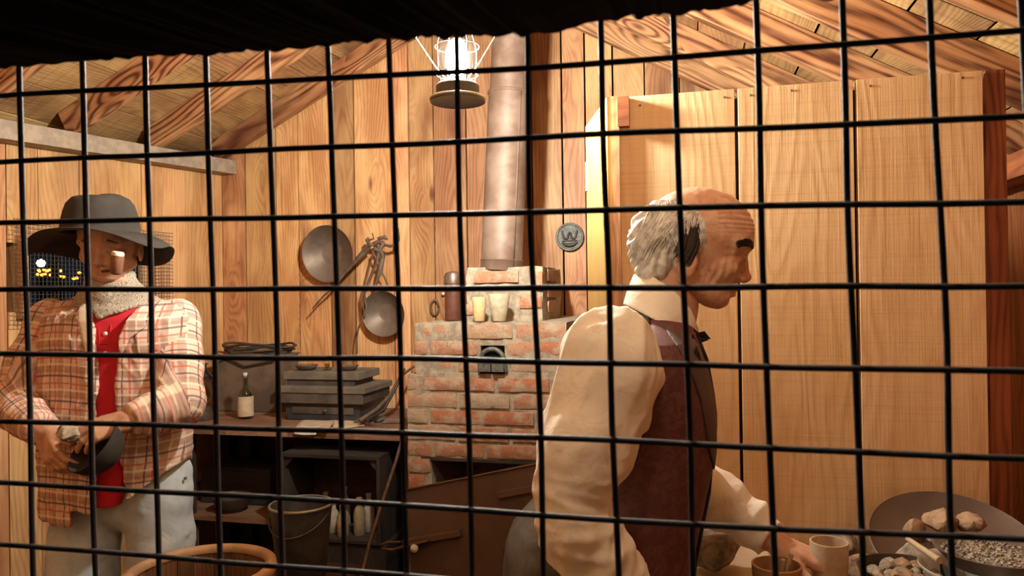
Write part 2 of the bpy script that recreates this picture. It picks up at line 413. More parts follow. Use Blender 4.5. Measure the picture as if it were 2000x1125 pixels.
# back wall: planks with seams at the photographed places
seam_px = [430, 480, 540, 583, 645, 693, 768, 800, 848, 912, 1040, 1100, 1145, 1200, 1262, 1330, 1400]
sx = [at(p, 400, Y=YB).x - XL for p in seam_px]; sx[0] = 0.0
sm = [0.0]
for k in sx[1:]:
    if k - sm[-1] > 0.05: sm.append(k)
plank_wall('wall_back', W_BACK, (XL, YB, 0), (1, 0, 0), XR - XL, lambda s: roofz(XL + s) + 0.10, (0, 1, 0), 0.12, 0.17, seams=sm, gap=0.007)
bk = MB(); bk.box(((XL + XR) / 2, YB + 0.05, 1.5), (XR - XL + 0.2, 0.02, 3.2)); meta(bk.build('wall_back', BLACKM), kind='structure')  # black sheet behind the planks puts shade into the seams
# left wall with the small screened window
WY0, WY1, WZ0, WZ1 = 2.30, 2.92, 1.40, 1.66
plank_wall('wall_left', W_LEFT, (wl(YF), YF, 0), (SS, SC, 0), (YB - YF) / SC, lambda s: roofz(wl(YF) + SS * s) + 0.02, (-SC, SS, 0), 0.11, 0.19,
           holes=(((WY0 - YF) / SC, (WY1 - YF) / SC, WZ0, WZ1),), gap=0.003)
plank_wall('wall_right', W_RED, (XR, YF, 0), (0, 1, 0), YB - YF, lambda s: roofz(XR) + 0.02, (1, 0, 0), 0.11, 0.16, gap=0.004)
# front wall round the opening the camera looks through
OX0, OX1, OZ0, OZ1 = -0.66, 0.34, 1.16, 1.74
plank_wall('wall_front', W_LEFT, (wl(YF), YF, 0), (1, 0, 0), XR - wl(YF), lambda s: roofz(wl(YF) + s), (0, -1, 0), 0.14, 0.18,
           holes=((OX0 - wl(YF), OX1 - wl(YF), OZ0, OZ1),))
fl = MB(); x = wl(YF)
while x < XR:
    fl.board((x + 0.07, YF, -0.015), (x + 0.07, YB, -0.015), 0.138, 0.03, (1, 0, 0)); x += 0.14
meta(fl.build('floor', W_DARK), kind='structure')
# roof boards (run along the ridge) on both slopes
for side, m_, x_end in ((-1, ML, XL - 0.42), (1, MR, XR + 0.15)):
    mb = MB(); L = abs(x_end - RIDX) * math.sqrt(1 + m_ * m_); s = 0
    dv = Vector((side, 0, -m_)).normalized(); nn = Vector((side * m_, 0, 1)).normalized()
    while s < L:
        wd = random.uniform(0.17, 0.23)
        for (ya, yb) in ((YF - 0.05, 2.02 + random.uniform(-.3, .3)), (None, YB + 0.03)):
            if ya is None: ya = last
            last = yb
            c = Vector((RIDX, 0, RIDZ)) + dv * (s + wd / 2) + nn * 0.114
            mb.board(c + Vector((0, ya + 0.003, 0)), c + Vector((0, yb - 0.003, 0)), wd - 0.007, 0.02, dv)
        s += wd
    meta(mb.build('ceiling', W_ROOF), kind='structure')
# outer dark deck above the boards so the seams read dark
for side, m_, x_end in ((-1, ML, XL - 0.5), (1, MR, XR + 0.2)):
    dv = Vector((side, 0, -m_)).normalized(); nn = Vector((side * m_, 0, 1)).normalized()
    L = abs(x_end - RIDX) * math.sqrt(1 + m_ * m_)
    c = Vector((RIDX, (YF + YB) / 2, RIDZ)) + dv * L / 2 + nn * 0.16
    meta(MB().box(c, (L, YB - YF + 0.3, 0.01), dv, (0, 1, 0)).build('ceiling', BLACKM), kind='structure')
# rafters
def rafter(side, yc, th=0.048, dp=0.10, name='rafter', lab=None, ext=0.0):
    m_ = ML if side < 0 else MR; x_end = (wl(yc) + 0.02) if side < 0 else XR + 0.05
    dv = Vector((side, 0, -m_)).normalized(); nn = Vector((side * m_, 0, 1)).normalized()
    L = (abs(x_end - RIDX)) * math.sqrt(1 + m_ * m_)
    a = Vector((RIDX, yc, RIDZ)) + nn * (dp / 2 + 0.002)
    o = MB().board(a + dv * 0.0, a + dv * L, dp, th, nn).build('rafter', W_RAFT, bevel=0.002)
    return meta(o, lab, 'rafter', 'roof rafters')
lefts = [(3.355, 'scorched rafter on left roof slope, lying against the back wall'), (2.93, 'scorched rafter on left roof slope, next one out from the back wall'),
         (2.50, 'scorched dark-sided rafter on left roof slope, third from the back wall'), (2.08, 'scorched rafter on left roof slope, fourth from the back wall'), (1.66, 'scorched rafter on left roof slope, nearest of the five to the viewer')]
rights = [(3.355, 'scorched rafter on right roof slope, lying against the back wall'), (3.02, 'scorched rafter on right roof slope, next one out from the back wall'),
          (2.55, 'swirly-grained rafter on right roof slope, third from the back wall'), (2.15, 'swirly-grained rafter over the pale board partition'), (1.75, 'scorched rafter on right roof slope, nearest of the five to the viewer')]
for y, l in lefts: rafter(-1, y, lab=l)
for y, l in rights: rafter(1, y, lab=l)
meta(MB().box((RIDX, (YF + YB) / 2, RIDZ + 0.06), (0.04, YB - YF, 0.12), wood=1).build('trim_1', W_RAFT), kind='structure')
# top plates on the walls
pa, pz = Vector((wl(YF) + 0.045, YF, roofz(wl(YF)) - 0.02)), Vector((XL + 0.045, YB, roofz(XL) - 0.02))
meta(MB().board(pa, pz, 0.09, 0.07, (1, 0, 0)).build('trim_2', PLATE, bevel=0.002), kind='structure')
meta(MB().box((XR - 0.045, (YF + YB) / 2, roofz(XR) - 0.03), (0.09, YB - YF, 0.07), wood=1).build('trim_3', W_RED), kind='structure')
# window in the left wall: frame, hardware-cloth screen; night lights far outside
wf = MB(); WU = Vector((SS, SC, 0)); WN = Vector((-SC, SS, 0))
def wp(y, d, z): return Vector((wl(y), y, z)) - WN * d
for (a, b_, wd_) in ((wp(WY0 - 0.03, -0.01, WZ1 + 0.012), wp(WY1 + 0.03, -0.01, WZ1 + 0.012), 1), (wp(WY0 - 0.03, -0.01, WZ0 - 0.012), wp(WY1 + 0.03, -0.01, WZ0 - 0.012), 1),
                  (wp(WY0 - 0.012, -0.01, WZ0), wp(WY0 - 0.012, -0.01, WZ1), 0), (wp(WY1 + 0.012, -0.01, WZ0), wp(WY1 + 0.012, -0.01, WZ1), 0)):
    wf.board(a, b_, 0.08, 0.025, WN)
win = meta(wf.build('window_1', W_LEFT), kind='structure')
sc = MB(); y = WY0 - 0.06
while y < WY1 + 0.10:
    j_ = 0.004 * mnoise.noise(Vector((y * 9, 0, 0)))
    sc.tube([wp(y, 0.034, WZ0 - 0.05), wp(y + j_, 0.034, WZ1 + 0.09)], 0.0012, 4); y += 0.0165
z = WZ0 - 0.05
while z < WZ1 + 0.09:
    sc.tube([wp(WY0 - 0.06, 0.036, z), wp(WY1 + 0.10, 0.036, z)], 0.0012, 4); z += 0.0165
scr = sc.build('window_screen', GALV)
meta(scr, 'fine rusty wire screen stapled over the left wall window behind the man in the hat', 'screen')

# ------------------------------------------------------------------ partition of pale boards (right)
YP = 2.0
xa, x1, x2, xb = [at(p, 400, Y=YP).x for p in (1198, 1441, 1673, 1927)]
ZP = at(1560, 164, Y=YP).z
part = empty('board_partition', ((xa + xb) / 2, YP + 0.02, 0), 'tall pale sawn board partition standing behind the bald man', 'partition')
fr = MB()
for a, b in ((xa, x1), (x1, x2), (x2, xb)):
    o = (random.random() * 40, random.random() * 40, 0)
    fr.board(((a + b) / 2, YP + 0.011, 0), ((a + b) / 2, YP + 0.011, ZP), b - a - 0.008, 0.022, (1, 0, 0))
fr.build('board_front', W_DOOR, part, bevel=0.0015)
bt = MB()
for z in (0.5, 1.2, ZP - 0.12):
    bt.board((xa + 0.02, YP + 0.055, z), (xb - 0.01, YP + 0.055, z), 0.12, 0.03, (0, 0, 1))
for xx in (x1, x2): bt.board((xx, YP + 0.0305, 0.01), (xx, YP + 0.0305, ZP - 0.02), 0.05, 0.016, (1, 0, 0))  # dark strips behind the seams stand in for shade between the boards
bt.build('batten_seam_shade', W_DARK, part)
post = MB(); post.board((xb + 0.03, YP + 0.045, 0), (xb + 0.03, YP + 0.045, ZP + 0.005), 0.045, 0.05, (1, 0, 0)); post.build('post', W_RED, part, bevel=0.002)
pA = at(1151, 300, D=2.34); pB = at(1195, 300, D=1.985)
pA.z = pB.z = 0
e = (pB - pA).normalized(); nn = Vector((-e.y, e.x, 0))
sd = MB(); sd.board(((pA + pB) / 2), ((pA + pB) / 2) + Vector((0, 0, ZP)), (pB - pA).length, 0.022, e)
sd.build('side_board', wood('yellow_board', (0.56, 0.37, 0.12), (0.50, 0.30, 0.09), (0.30, 0.16, 0.05), 0.3, 0.6, vary=0.1, scorch=0.1), part)
lp = MB(); q = at(1203, 300, Y=YP); lp.board((q.x, YP - 0.008, 0), (q.x, YP - 0.008, ZP), 0.022, 0.016, (1, 0, 0)); lp.build('edge_strip', W_BACK, part)
pc = MB(); q = at(1218, 219, Y=YP - 0.012); pc.box(q, (0.030, 0.022, 0.078)); pc.build('block', W_RED, part)
hg = MB(); q = at(1148, 346, D=2.33); hg.box(q, (0.012, 0.02, 0.09)); hg.tube([q + Vector((0.0, -0.012, -0.045)), q + Vector((0.0, -0.012, 0.045))], 0.006)
meta(hg.build('hinge', plain('zinc', (0.75, 0.75, 0.72), 0.4, 0.3, bstr=0), part), 'white metal hinge')
nl = MB()
for (u, v) in ((1466, 186), (1546, 177), (1645, 170), (1700, 168), (1880, 152), (1250, 206), (1415, 190)):
    q = at(u, v, Y=YP); nl.lathe([(0.0001, -0.002), (0.003, -0.002), (0.003, 0.001)], q, (0, 1, 0), 8)
nl.build('nail_heads', MEDAL, part)

# ------------------------------------------------------------------ foreground: wire mesh and charred beam
MT = math.radians(10.8); MD = R0 * math.cos(MT) - F0 * math.sin(MT); MN = Vector((-MD.y, MD.x, 0))
PC = at(1000, 562, D=0.509)
def onmesh(px, py):
    d = at(px, py, D=1.0) - CAM; t = (PC - CAM).dot(MN) / d.dot(MN); return CAM + d * t
mesh = MB(); G = 0.0508
def mp(px, py): p = onmesh(px, py) - PC; return p.dot(MD), p.z
vx = [45, 166, 289, 410, 530, 650, 770, 897, 1036, 1181, 1326, 1485, 1655, 1831]
ss = [mp(v, 330)[0] for v in vx]; ss = [ss[0] - G * k for k in (2, 1)] + ss + [ss[-1] + G * k for k in (1, 2, 3)]
ss = [q for q in ss if OX0 + 0.004 < (PC + MD * q).x < OX1 - 0.012]
for i, sx_ in enumerate(ss):
    pts = []; z = OZ0 + 0.001
    while z < OZ1 - 0.001:
        k = sx_ + 0.0022 * mnoise.noise(Vector((i * 3.1, z * 7, 0))) + 0.020 * (1.53 - z)
        p = PC + MD * k; pts.append((p.x, p.y, z)); z += 0.0254
    mesh.tube(pts, 0.0021, 8)
hy = [(187, 136, 75), (315, 272, 238), (437, 413, 400), (565, 563, 562), (690, 705, 722), (820, 852, 888), (940, 1001, 1045), (1062, 1140, 1200)]
rows = [[mp(x_, y_) for x_, y_ in zip((45, 1037, 1840), r)] for r in hy]
dz = [(rows[0][k][1] - rows[1][k][1]) for k in range(3)]
rows = [[(q[0], q[1] + dz[k] * n_) for k, q in enumerate(rows[0])] for n_ in (3, 2, 1)] + rows + [[(q[0], q[1] - G * n_) for q in rows[-1]] for n_ in (1,)]
for j, r in enumerate(rows):
    pts = []; x = (OX0 + 0.002 - PC.x) / MD.x
    while x < (OX1 - 0.002 - PC.x) / MD.x:
        zc = PC.z + float(np.interp(x, [q[0] for q in r], [q[1] for q in r])); p = PC + MD * x - MN * 0.0036
        pts.append((p.x, p.y, zc + 0.0018 * mnoise.noise(Vector((x * 7, j * 3.3, 0))))); x += 0.0254
    if OZ0 + 0.003 < pts[0][2] < OZ1 - 0.02: mesh.tube(pts, 0.0021, 8)
meta(mesh.build('wire_mesh', WIRE, smooth=True), 'dark square welded wire mesh stretched over the whole front opening', 'wire mesh')
fb = MB()
for a_, b_, sd_ in (((OX0 - 0.075, YF + 0.012, OZ0 - 0.15), (OX0 - 0.075, YF + 0.012, OZ1 + 0.15), (1, 0, 0)), ((OX1 + 0.075, YF + 0.012, OZ0 - 0.15), (OX1 + 0.075, YF + 0.012, OZ1 + 0.15), (1, 0, 0)),
                ((OX0, YF + 0.012, OZ0 - 0.075), (OX1, YF + 0.012, OZ0 - 0.075), (0, 0, 1)), ((OX0, YF + 0.012, OZ1 + 0.075), (OX1, YF + 0.012, OZ1 + 0.075), (0, 0, 1))):
    fb.board(a_, b_, 0.148, 0.05, sd_)
meta(fb.build('trim_4', W_DARK), kind='structure')
# rough beam across the top
prof = [(-60, 140), (0, 133), (120, 124), (260, 112), (400, 106), (560, 98), (700, 82), (850, 73), (980, 70), (1080, 66), (1150, 44), (1250, 34), (1350, 26), (1440, 12), (1500, -6), (1560, -2), (1625, 1), (1660, -16), (1800, -30), (2080, -50)]
YBm = 0.38
n = 240; vs = []; fs = []
for i in range(n + 1):
    px = -60 + 2140 * i / n
    py = np.interp(px, [p[0] for p in prof], [p[1] for p in prof])
    b = at(px, py, Y=YBm); b.z += 0.0024 * mnoise.noise(Vector((i * 0.35, 0, 0))) + 0.0015 * mnoise.noise(Vector((i * 1.3, 3, 0)))
    top = 1.45 + 0.22
    for (dy, dz) in ((0.0, 0.0), (-0.05, -0.006 * (b.z - 1.45) / 0.1), (-0.14, -0.02), (-0.16, top - b.z), (0.02, top - b.z), (0.015, 0.03)):
        jz = 0.003 * mnoise.noise(Vector((i * 0.3, dy * 40, dz * 20)))
        vs.append((b.x, YBm + dy + (jz if dy else 0), b.z + dz))
for i in range(n):
    for k in range(6):
        k2 = (k + 1) % 6
        fs.append((i * 6 + k, (i + 1) * 6 + k, (i + 1) * 6 + k2, i * 6 + k2))
fs.append((0, 1, 2, 3, 4, 5)); fs.append(tuple(n * 6 + k for k in (5, 4, 3, 2, 1, 0)))
bm_ = MB(); bm_.add(vs, fs); meta(bm_.build('wooden_beam', BLACKW), 'black rough-edged charred beam across the top of the opening', 'beam')

# ------------------------------------------------------------------ lantern
Lc = LANT.copy()
zb = at(893, 200, D=2.0).z
lan = empty('lantern', (Lc.x, Lc.y, zb), 'lit white-glowing kerosene style lantern with dark round tank hanging in front of the stove pipe', 'lantern')
tank = MB(); tank.lathe([(0.0001, 0.004), (0.066, 0.003), (0.074, 0.0), (0.0745, 0.006), (0.068, 0.014), (0.060, 0.018), (0.0585, 0.024), (0.0585, 0.042), (0.053, 0.049), (0.030, 0.054), (0.026, 0.062), (0.0001, 0.062)], (Lc.x, Lc.y, zb), n=48)
tank_o = tank.build('tank', plain('lantern_metal', (0.09, 0.08, 0.07), 0.45, 0.5, bstr=0.05), lan, True, 40)
rim = MB(); rim.lathe([(0.072, 0.006), (0.0762, 0.008), (0.0762, 0.0115), (0.068, 0.014)], (Lc.x, Lc.y, zb), n=48); meta(rim.build('tank_rim', plain('pale_rim', (0.62, 0.55, 0.42), 0.4, 0.3, bstr=0), tank_o, True), 'pale bright rim')
gl = MB(); gl.lathe([(0.030, 0.062), (0.040, 0.075), (0.049, 0.10), (0.050, 0.13), (0.044, 0.165), (0.036, 0.19), (0.034, 0.20)], (Lc.x, Lc.y, zb), n=40)
gl.build('glass_globe', GLASS, lan, True)
fm = MB()
fm.lathe([(0.0001, -0.047), (0.016, -0.045), (0.026, -0.032), (0.030, -0.012), (0.030, 0.012), (0.025, 0.034), (0.012, 0.048), (0.0001, 0.05)], LANT, n=24)
fo = fm.build('glowing_mantle', FLAME, lan, True)
wr = MB()
for k in range(4):
    an = math.pi / 4 + k * math.pi / 2
    c_, s_ = math.cos(an), math.sin(an)
    wr.tube([(Lc.x + c_ * 0.05, Lc.y + s_ * 0.05, zb + 0.048), (Lc.x + c_ * 0.058, Lc.y + s_ * 0.058, zb + 0.08), (Lc.x + c_ * 0.060, Lc.y + s_ * 0.060, zb + 0.15), (Lc.x + c_ * 0.042, Lc.y + s_ * 0.042, zb + 0.205)], 0.0016, 6)
for hz, rr in ((0.075, 0.0575), (0.15, 0.060)):
    wr.tube([(Lc.x + rr * math.cos(t / 20 * 2 * math.pi), Lc.y + rr * math.sin(t / 20 * 2 * math.pi), zb + hz) for t in range(21)], 0.0014, 6)
wr.build('guard_wire', IRON, lan, True)
cap = MB(); cap.lathe([(0.045, 0.198), (0.048, 0.204), (0.040, 0.212), (0.030, 0.216), (0.028, 0.25), (0.036, 0.254), (0.034, 0.262), (0.0001, 0.27)], (Lc.x, Lc.y, zb), n=32)
cap.build('chimney_cap', IRON, lan, True, 40)
bail = MB()
for s_ in (-1, 1):
    bail.tube([(Lc.x + s_ * 0.030, Lc.y, zb + 0.062), (Lc.x + s_ * 0.062, Lc.y, zb + 0.10), (Lc.x + s_ * 0.118, Lc.y, zb + 0.185), (Lc.x + s_ * 0.07, Lc.y, zb + 0.25), (Lc.x, Lc.y, zb + 0.29)], 0.0022, 6)
bail.build('bail', plain('bail_wire', (0.55, 0.5, 0.4), 0.4, 0.5, bstr=0), lan, True)
hk = MB(); hk.tube([(Lc.x, Lc.y, zb + 0.285), (Lc.x, Lc.y, roofz(Lc.x) + 0.15)], 0.002, 6); hk.build('hanging_wire', IRON, lan)

bf = empty('fill_bulb', (FILL_POS.x, FILL_POS.y, FILL_POS.z), 'added fill light built as a bare bulb, unseen above the view inside the front opening', 'lamp')  # unseen bulb, socket and cable added around the fill light
MB().lathe([(0.0001, -.045), (.022, -.036), (.030, -.015), (.028, .005), (.016, .028), (.014, .04)], FILL_POS, n=24).build('fill_bulb_glass', GLASS, bf, True)
MB().lathe([(.0145, .035), (.019, .04), (.019, .08), (.0001, .085)], FILL_POS, n=20).build('socket', IRON, bf, True, 40)
MB().tube([FILL_POS + Vector((0, 0, .08)), Vector((FILL_POS.x, FILL_POS.y, roofz(FILL_POS.x) + .14))], .003, 6).build('fill_bulb_cord', IRON, bf)
lo.parent = bf; lo.location = (0, 0, 0)

# ------------------------------------------------------------------ brick stove
YS = 2.64
ZLED = at(950, 629, Y=YS).z
XSL = at(808, 650, Y=YS).x; XSR = at(1108, 650, Y=YS).x            # upper body
XLL = at(791, 780, Y=YS - 0.02).x; ZST = at(845, 731, Y=YS).z       # lower body steps out left
ZCR = at(950, 521, Y=2.80).z
XCL = at(906, 560, Y=2.80).x; XCR = at(1064, 560, Y=2.80).x
stove = empty('brick_stove', ((XSL + XSR) / 2, YS + 0.3, 0), 'old red brick stove with crumbling pale mortar against the back wall', 'stove')
bricks = MB(); mort = MB()
def brick(c, l, d, h, jit=0.0028):
    """rough brick block centred at c (l along x)"""
    nx, ny, nz = 6, 3, 3; vs = []; idx = {}; fs = []
    sd_ = random.random() * 50; cx, cy, cz = c
    for i in range(nx + 1):
        for j in range(ny + 1):
            for k in range(nz + 1):
                if i in (0, nx) or j in (0, ny) or k in (0, nz):
                    p = Vector(((i / nx - .5) * l, (j / ny - .5) * d, (k / nz - .5) * h))
                    e = (i in (0, nx)) + (j in (0, ny)) + (k in (0, nz))
                    q = p * (1 - 0.02 * (e - 1)) if e > 1 else p
                    if e > 1: q = Vector((p.x - math.copysign(0.003, p.x) * (i in (0, nx)), p.y - math.copysign(0.003, p.y) * (j in (0, ny)), p.z - math.copysign(0.003, p.z) * (k in (0, nz))))
                    q = q + Vector([jit * mnoise.noise(q * 28 + Vector((sd_, m * 9, 0))) for m in range(3)])
                    idx[(i, j, k)] = len(vs); vs.append(q + Vector(c))
    def quad(a, b, c_, d_): fs.append((idx[a], idx[b], idx[c_], idx[d_]))
    for i in range(nx):
        for j in range(ny):
            quad((i, j, 0), (i, j + 1, 0), (i + 1, j + 1, 0), (i + 1, j, 0)); quad((i, j, nz), (i + 1, j, nz), (i + 1, j + 1, nz), (i, j + 1, nz))
        for k in range(nz):
            quad((i, 0, k), (i + 1, 0, k), (i + 1, 0, k + 1), (i, 0, k + 1)); quad((i, ny, k), (i, ny, k + 1), (i + 1, ny, k + 1), (i + 1, ny, k))
    for j in range(ny):
        for k in range(nz):
            quad((0, j, k), (0, j, k + 1), (0, j + 1, k + 1), (0, j + 1, k)); quad((nx, j, k), (nx, j + 1, k), (nx, j + 1, k + 1), (nx, j, k + 1))
    bricks.add(vs, fs)
CH = 0.0615; BL, BH = 0.195, 0.0545
def courses(xl, xr, yf, yb, ztop, n, holes=(), side=True, start=0):
    for c in range(n):
        z = ztop - CH * (c + 0.5) - 0.004
        x = xl - (BL / 2 + 0.006 if (c + start) % 2 else 0) + random.uniform(-0.02, 0.01)
        while x < xr - 0.02:
            l = BL * random.choice((1, 1, 1, 0.52, 0.9)); a = max(x, xl); b = min(x + l, xr)
            if b > xr - 0.05: b = xr
            mid = (a + b) / 2
            hit = [h for h in holes if h[2] < z < h[3] and a < h[1] and b > h[0]]
            if hit:
                h = hit[0]
                segs = [(a, h[0]), (h[1], b)]
            else: segs = [(a, b)]
            for (p, q) in segs:
                if q - p > 0.03: brick(((p + q) / 2, yf + 0.045 + random.uniform(-0.003, 0.003), z), q - p - 0.001, 0.09, BH * random.uniform(0.93, 1.04))
            x += l + 0.009
        if side:
            y = yf + 0.10 + (0.09 if c % 2 else 0)
            while y < yb - 0.03:
                y2 = min(y + BL, yb)
                if y2 - y > 0.04:
                    brick((xr - 0.045, (y + y2) / 2, z), 0.09, y2 - y - 0.006, BH)
                    brick((xl + 0.045, (y + y2) / 2, z), 0.09, y2 - y - 0.006, BH)
                y += BL + 0.012
        # top course continues over the ledge
ARC = at(962, 700, Y=YS)
courses(XSL, XSR, YS, YB - 0.02, ZLED, 2, holes=((ARC.x - 0.055, ARC.x + 0.05, ZLED - 0.13, ZLED - 0.075),))
fbL, fbR = at(843, 920, Y=YS).x, at(1085, 920, Y=YS).x; fbT = at(950, 902, Y=YS).z
courses(XLL, XSR, YS - 0.008, YB - 0.02, ZST, 14, holes=((fbL, fbR, 0.25, fbT), (ARC.x - 0.05, ARC.x + 0.045, 9, 10)), start=1)
nmid = int(round((ZLED - ZST) / CH)) - 2
if nmid > 0: courses(at(850, 710, Y=YS).x, XSR, YS, YB - 0.02, ZLED - 2 * CH, nmid, holes=((ARC.x - 0.055, ARC.x + 0.05, ZLED - 2 * CH - 0.08, ZLED - 2 * CH),), side=False, start=1)
# chimney block bricks: one big front brick and smaller corners
q = at(968, 541, Y=2.80); brick((q.x, 2.80 + 0.05, q.z), 0.185, 0.10, 0.05)
q = at(1048, 545, Y=2.80); brick((q.x, 2.80 + 0.05, q.z - 0.006), 0.05, 0.10, 0.075)
for k, zz in enumerate((0.035, 0.10, 0.16)):
    brick((XCR - 0.035, 2.80 + 0.18, ZCR - zz), 0.075, 0.2, 0.052); brick((XCL + 0.035, 2.80 + 0.18, ZCR - zz), 0.075, 0.2, 0.052)
q = at(925, 605, Y=2.80); brick((q.x, 2.80 + 0.052, q.z), 0.09, 0.1, 0.045)
q = at(1035, 590, Y=2.80); brick((q.x, 2.80 + 0.052, q.z), 0.09, 0.1, 0.05)
bricks.build('bricks', BRICK, stove, True, 50)
def rough_box(mb, x0, x1_, y0, y1, z0, z1, amp=0.006, step=0.035, holes=None):
    """box with noisy subdivided skin"""
    def face(o, u, v, nrm):
        o, u, v, nrm = Vector(o), Vector(u), Vector(v), Vector(nrm); nu = max(2, int(u.length / step)); nv = max(2, int(v.length / step)); b = []
        for i in range(nu + 1):
            for j in range(nv + 1):
                p = o + u * i / nu + v * j / nv
                ed = i in (0, nu) or j in (0, nv)
                p = p + Vector([amp * mnoise.noise(p * 21 + Vector((0, 0, m * 7))) for m in range(3)])
                b.append(p)
        f = [(i * (nv + 1) + j, (i + 1) * (nv + 1) + j, (i + 1) * (nv + 1) + j + 1, i * (nv + 1) + j + 1) for i in range(nu) for j in range(nv)]
        mb.add(b, f)
    dx, dy, dz = x1_ - x0, y1 - y0, z1 - z0
    face((x0, y0, z0), (dx, 0, 0), (0, 0, dz), (0, -1, 0)); face((x1_, y0, z0), (0, dy, 0), (0, 0, dz), (1, 0, 0))
    face((x0, y1, z0), (0, -dy, 0), (0, 0, dz), (-1, 0, 0)); face((x0, y0, z1), (dx, 0, 0), (0, dy, 0), (0, 0, 1))
    face((x0, y1, z0), (dx, 0, 0), (0, -dy, 0), (0, 0, -1)); face((x1_, y1, z0), (-dx, 0, 0), (0, 0, dz), (0, 1, 0))
i_ = 0.004
az0, az1 = at(962, 726, Y=YS).z, at(962, 676, Y=YS).z
# mortar core: two flanks, back, above the firebox, leaving the firebox and the small arch open
rough_box(mort, XLL + i_, fbL, YS + i_ - 0.006, YB - 0.03, 0, ZST - i_ / 2)
rough_box(mort, fbR, XSR - i_, YS + i_, YB - 0.03, 0, fbT + 0.01)
rough_box(mort, fbL - 0.01, fbR + 0.01, YS + 0.45, YB - 0.03, 0, fbT + 0.01)
rough_box(mort, fbL - 0.01, XSR - i_, YS + i_ - 0.004, YB - 0.03, fbT + 0.002, az0 - 0.005)
rough_box(mort, XSL + i_, ARC.x - 0.047, YS + i_, YB - 0.03, ZST - 0.03, ZLED - 0.004)
rough_box(mort, ARC.x + 0.043, XSR - i_, YS + i_, YB - 0.03, az0 - 0.02, ZLED - 0.004)
rough_box(mort, ARC.x - 0.06, ARC.x + 0.06, YS + 0.12, YB - 0.03, az0 - 0.01, ZLED - 0.004)
rough_box(mort, ARC.x - 0.06, ARC.x + 0.06, YS + i_ + 0.002, YS + 0.14, az1 + 0.002, ZLED - 0.004)
rough_box(mort, XCL + 0.008, XCR - 0.008, 2.80 + 0.014, 3.20, ZLED - 0.02, ZCR - 0.004, 0.010)
mort.build('mortar', MORTAR, stove, True, 60)
# cast iron arch in the little opening
ar = MB(); ax_, az_ = ARC.x, az0 + 0.038
pts = [(ax_ - 0.048, YS - 0.002, az0)] + [(ax_ + 0.046 * math.cos(math.pi - t * math.pi / 10), YS - 0.006, az_ + 0.046 * math.sin(math.pi - t * math.pi / 10)) for t in range(11)] + [(ax_ + 0.05, YS - 0.002, az0)]
ar.tube(pts, 0.009, 8)
ar.box((ax_, YS + 0.02, az0 + 0.012), (0.105, 0.05, 0.02)); ar.box((ax_ - 0.025, YS - 0.01, az0 + 0.02), (0.045, 0.03, 0.036)); ar.box((ax_ + 0.025, YS - 0.01, az0 + 0.02), (0.045, 0.03, 0.036))
meta(ar.build('flue_arch', MEDAL, stove, True, 40), 'grey cast iron arch')
hole = MB(); hole.box((ax_, YS + 0.05, az_), (0.08, 0.10, 0.06)); hole.build('arch_shade', BLACKM, stove)  # solid black block stands in for the shade inside the arch
lt = MB(); lt.box(((fbL + fbR) / 2, YS + 0.06, fbT + 0.004), (fbR - fbL + 0.08, 0.13, 0.012)); meta(lt.build('lintel_bar', IRON, stove), 'flat iron bar over the firebox')
# stove pipe
pb = at(979, 522, D=2.98); 
pipe = empty('stove_pipe', (pb.x, pb.y, ZCR - 0.01), 'tall brown sheet metal stove pipe rising from the brick chimney top', 'stove pipe')
pr = 0.083
ptop = at(1000, 60, D=2.98); dirp = Vector((ptop.x - pb.x, 0, ptop.z - pb.z)).normalized()
base = Vector((pb.x, pb.y, ZCR - 0.012)); LP = 1.35
pm = MB(); zj = (at(985, 183, D=2.98).z - base.z) / dirp.z
pm.lathe([(pr + 0.0015, 0), (pr + 0.0015, 0.035), (pr + 0.004, 0.04), (pr, 0.045), (pr * 0.985, zj - 0.01), (pr * 0.985, zj)], base, dirp, 48)
pm.build('lower_pipe', PIPE, pipe, True, 60)
pu = MB(); pu.lathe([(pr * 0.93, zj - 0.03), (pr * 0.93, zj), (pr * 0.93, LP)], base, dirp, 48); pu.build('upper_pipe', PIPE, pipe, True, 60)
sm_ = MB(); a_ = Vector((0.75, -0.66, 0)).normalized(); sm_.tube([base + a_ * (pr - 0.0005) + dirp * 0.0, base + a_ * (pr * 0.985) + dirp * zj], 0.0035, 6)
sm_.build('seam', PIPE, pipe.children[0], True)
rj = MB(); rj.lathe([(pr * 0.93, zj - 0.004), (pr + 0.003, zj - 0.006), (pr + 0.003, zj + 0.004), (pr * 0.93, zj + 0.006)], base, dirp, 48); rj.build('joint_collar', PIPE, pipe, True)

# things on the stove
def crucible(px, pyb, pyt, Y, wt, wb, mat, label, name='crucible', zbase=None):
    q = at(px, pyb, Y=Y); t = at(px, pyt, Y=Y); zb_ = zbase if zbase is not None else q.z; h = t.z - zb_
    m = MB(); m.lathe([(0.0001, 0.0), (wb - 0.002, 0.0), (wb, 0.004), (wt, h - 0.003), (wt - 0.002, h), (wt - 0.007, h), (wb - 0.004, 0.014), (0.0001, 0.012)], (q.x, Y, zb_), n=28, jit=0.02)
    return meta(m.build(name, mat, None, True, 50), label, 'crucible')
Zl = ZLED + 0.001
crucible(936, 624, 580, 2.71, 0.028, 0.021, CLAY, 'yellowish clay crucible on the stove ledge, left of the pair below the chimney block', zbase=Zl)
crucible(975, 624, 574, 2.71, 0.042, 0.026, CLAYG, 'wide-mouthed grey-tan crucible on the stove ledge, right of the pair below the chimney block', zbase=Zl)
crucible(826, 729, 684, YS + 0.035, 0.033, 0.023, CLAYG, 'pale clay crucible alone on the brick step at the left of the stove', zbase=ZST + 0.001)
q = at(886, 625, Y=2.86); cm = empty('metal_canister', (q.x, 2.86, Zl), 'tall brown rounded-top metal canister on the stove ledge left of the chimney block', 'canister')
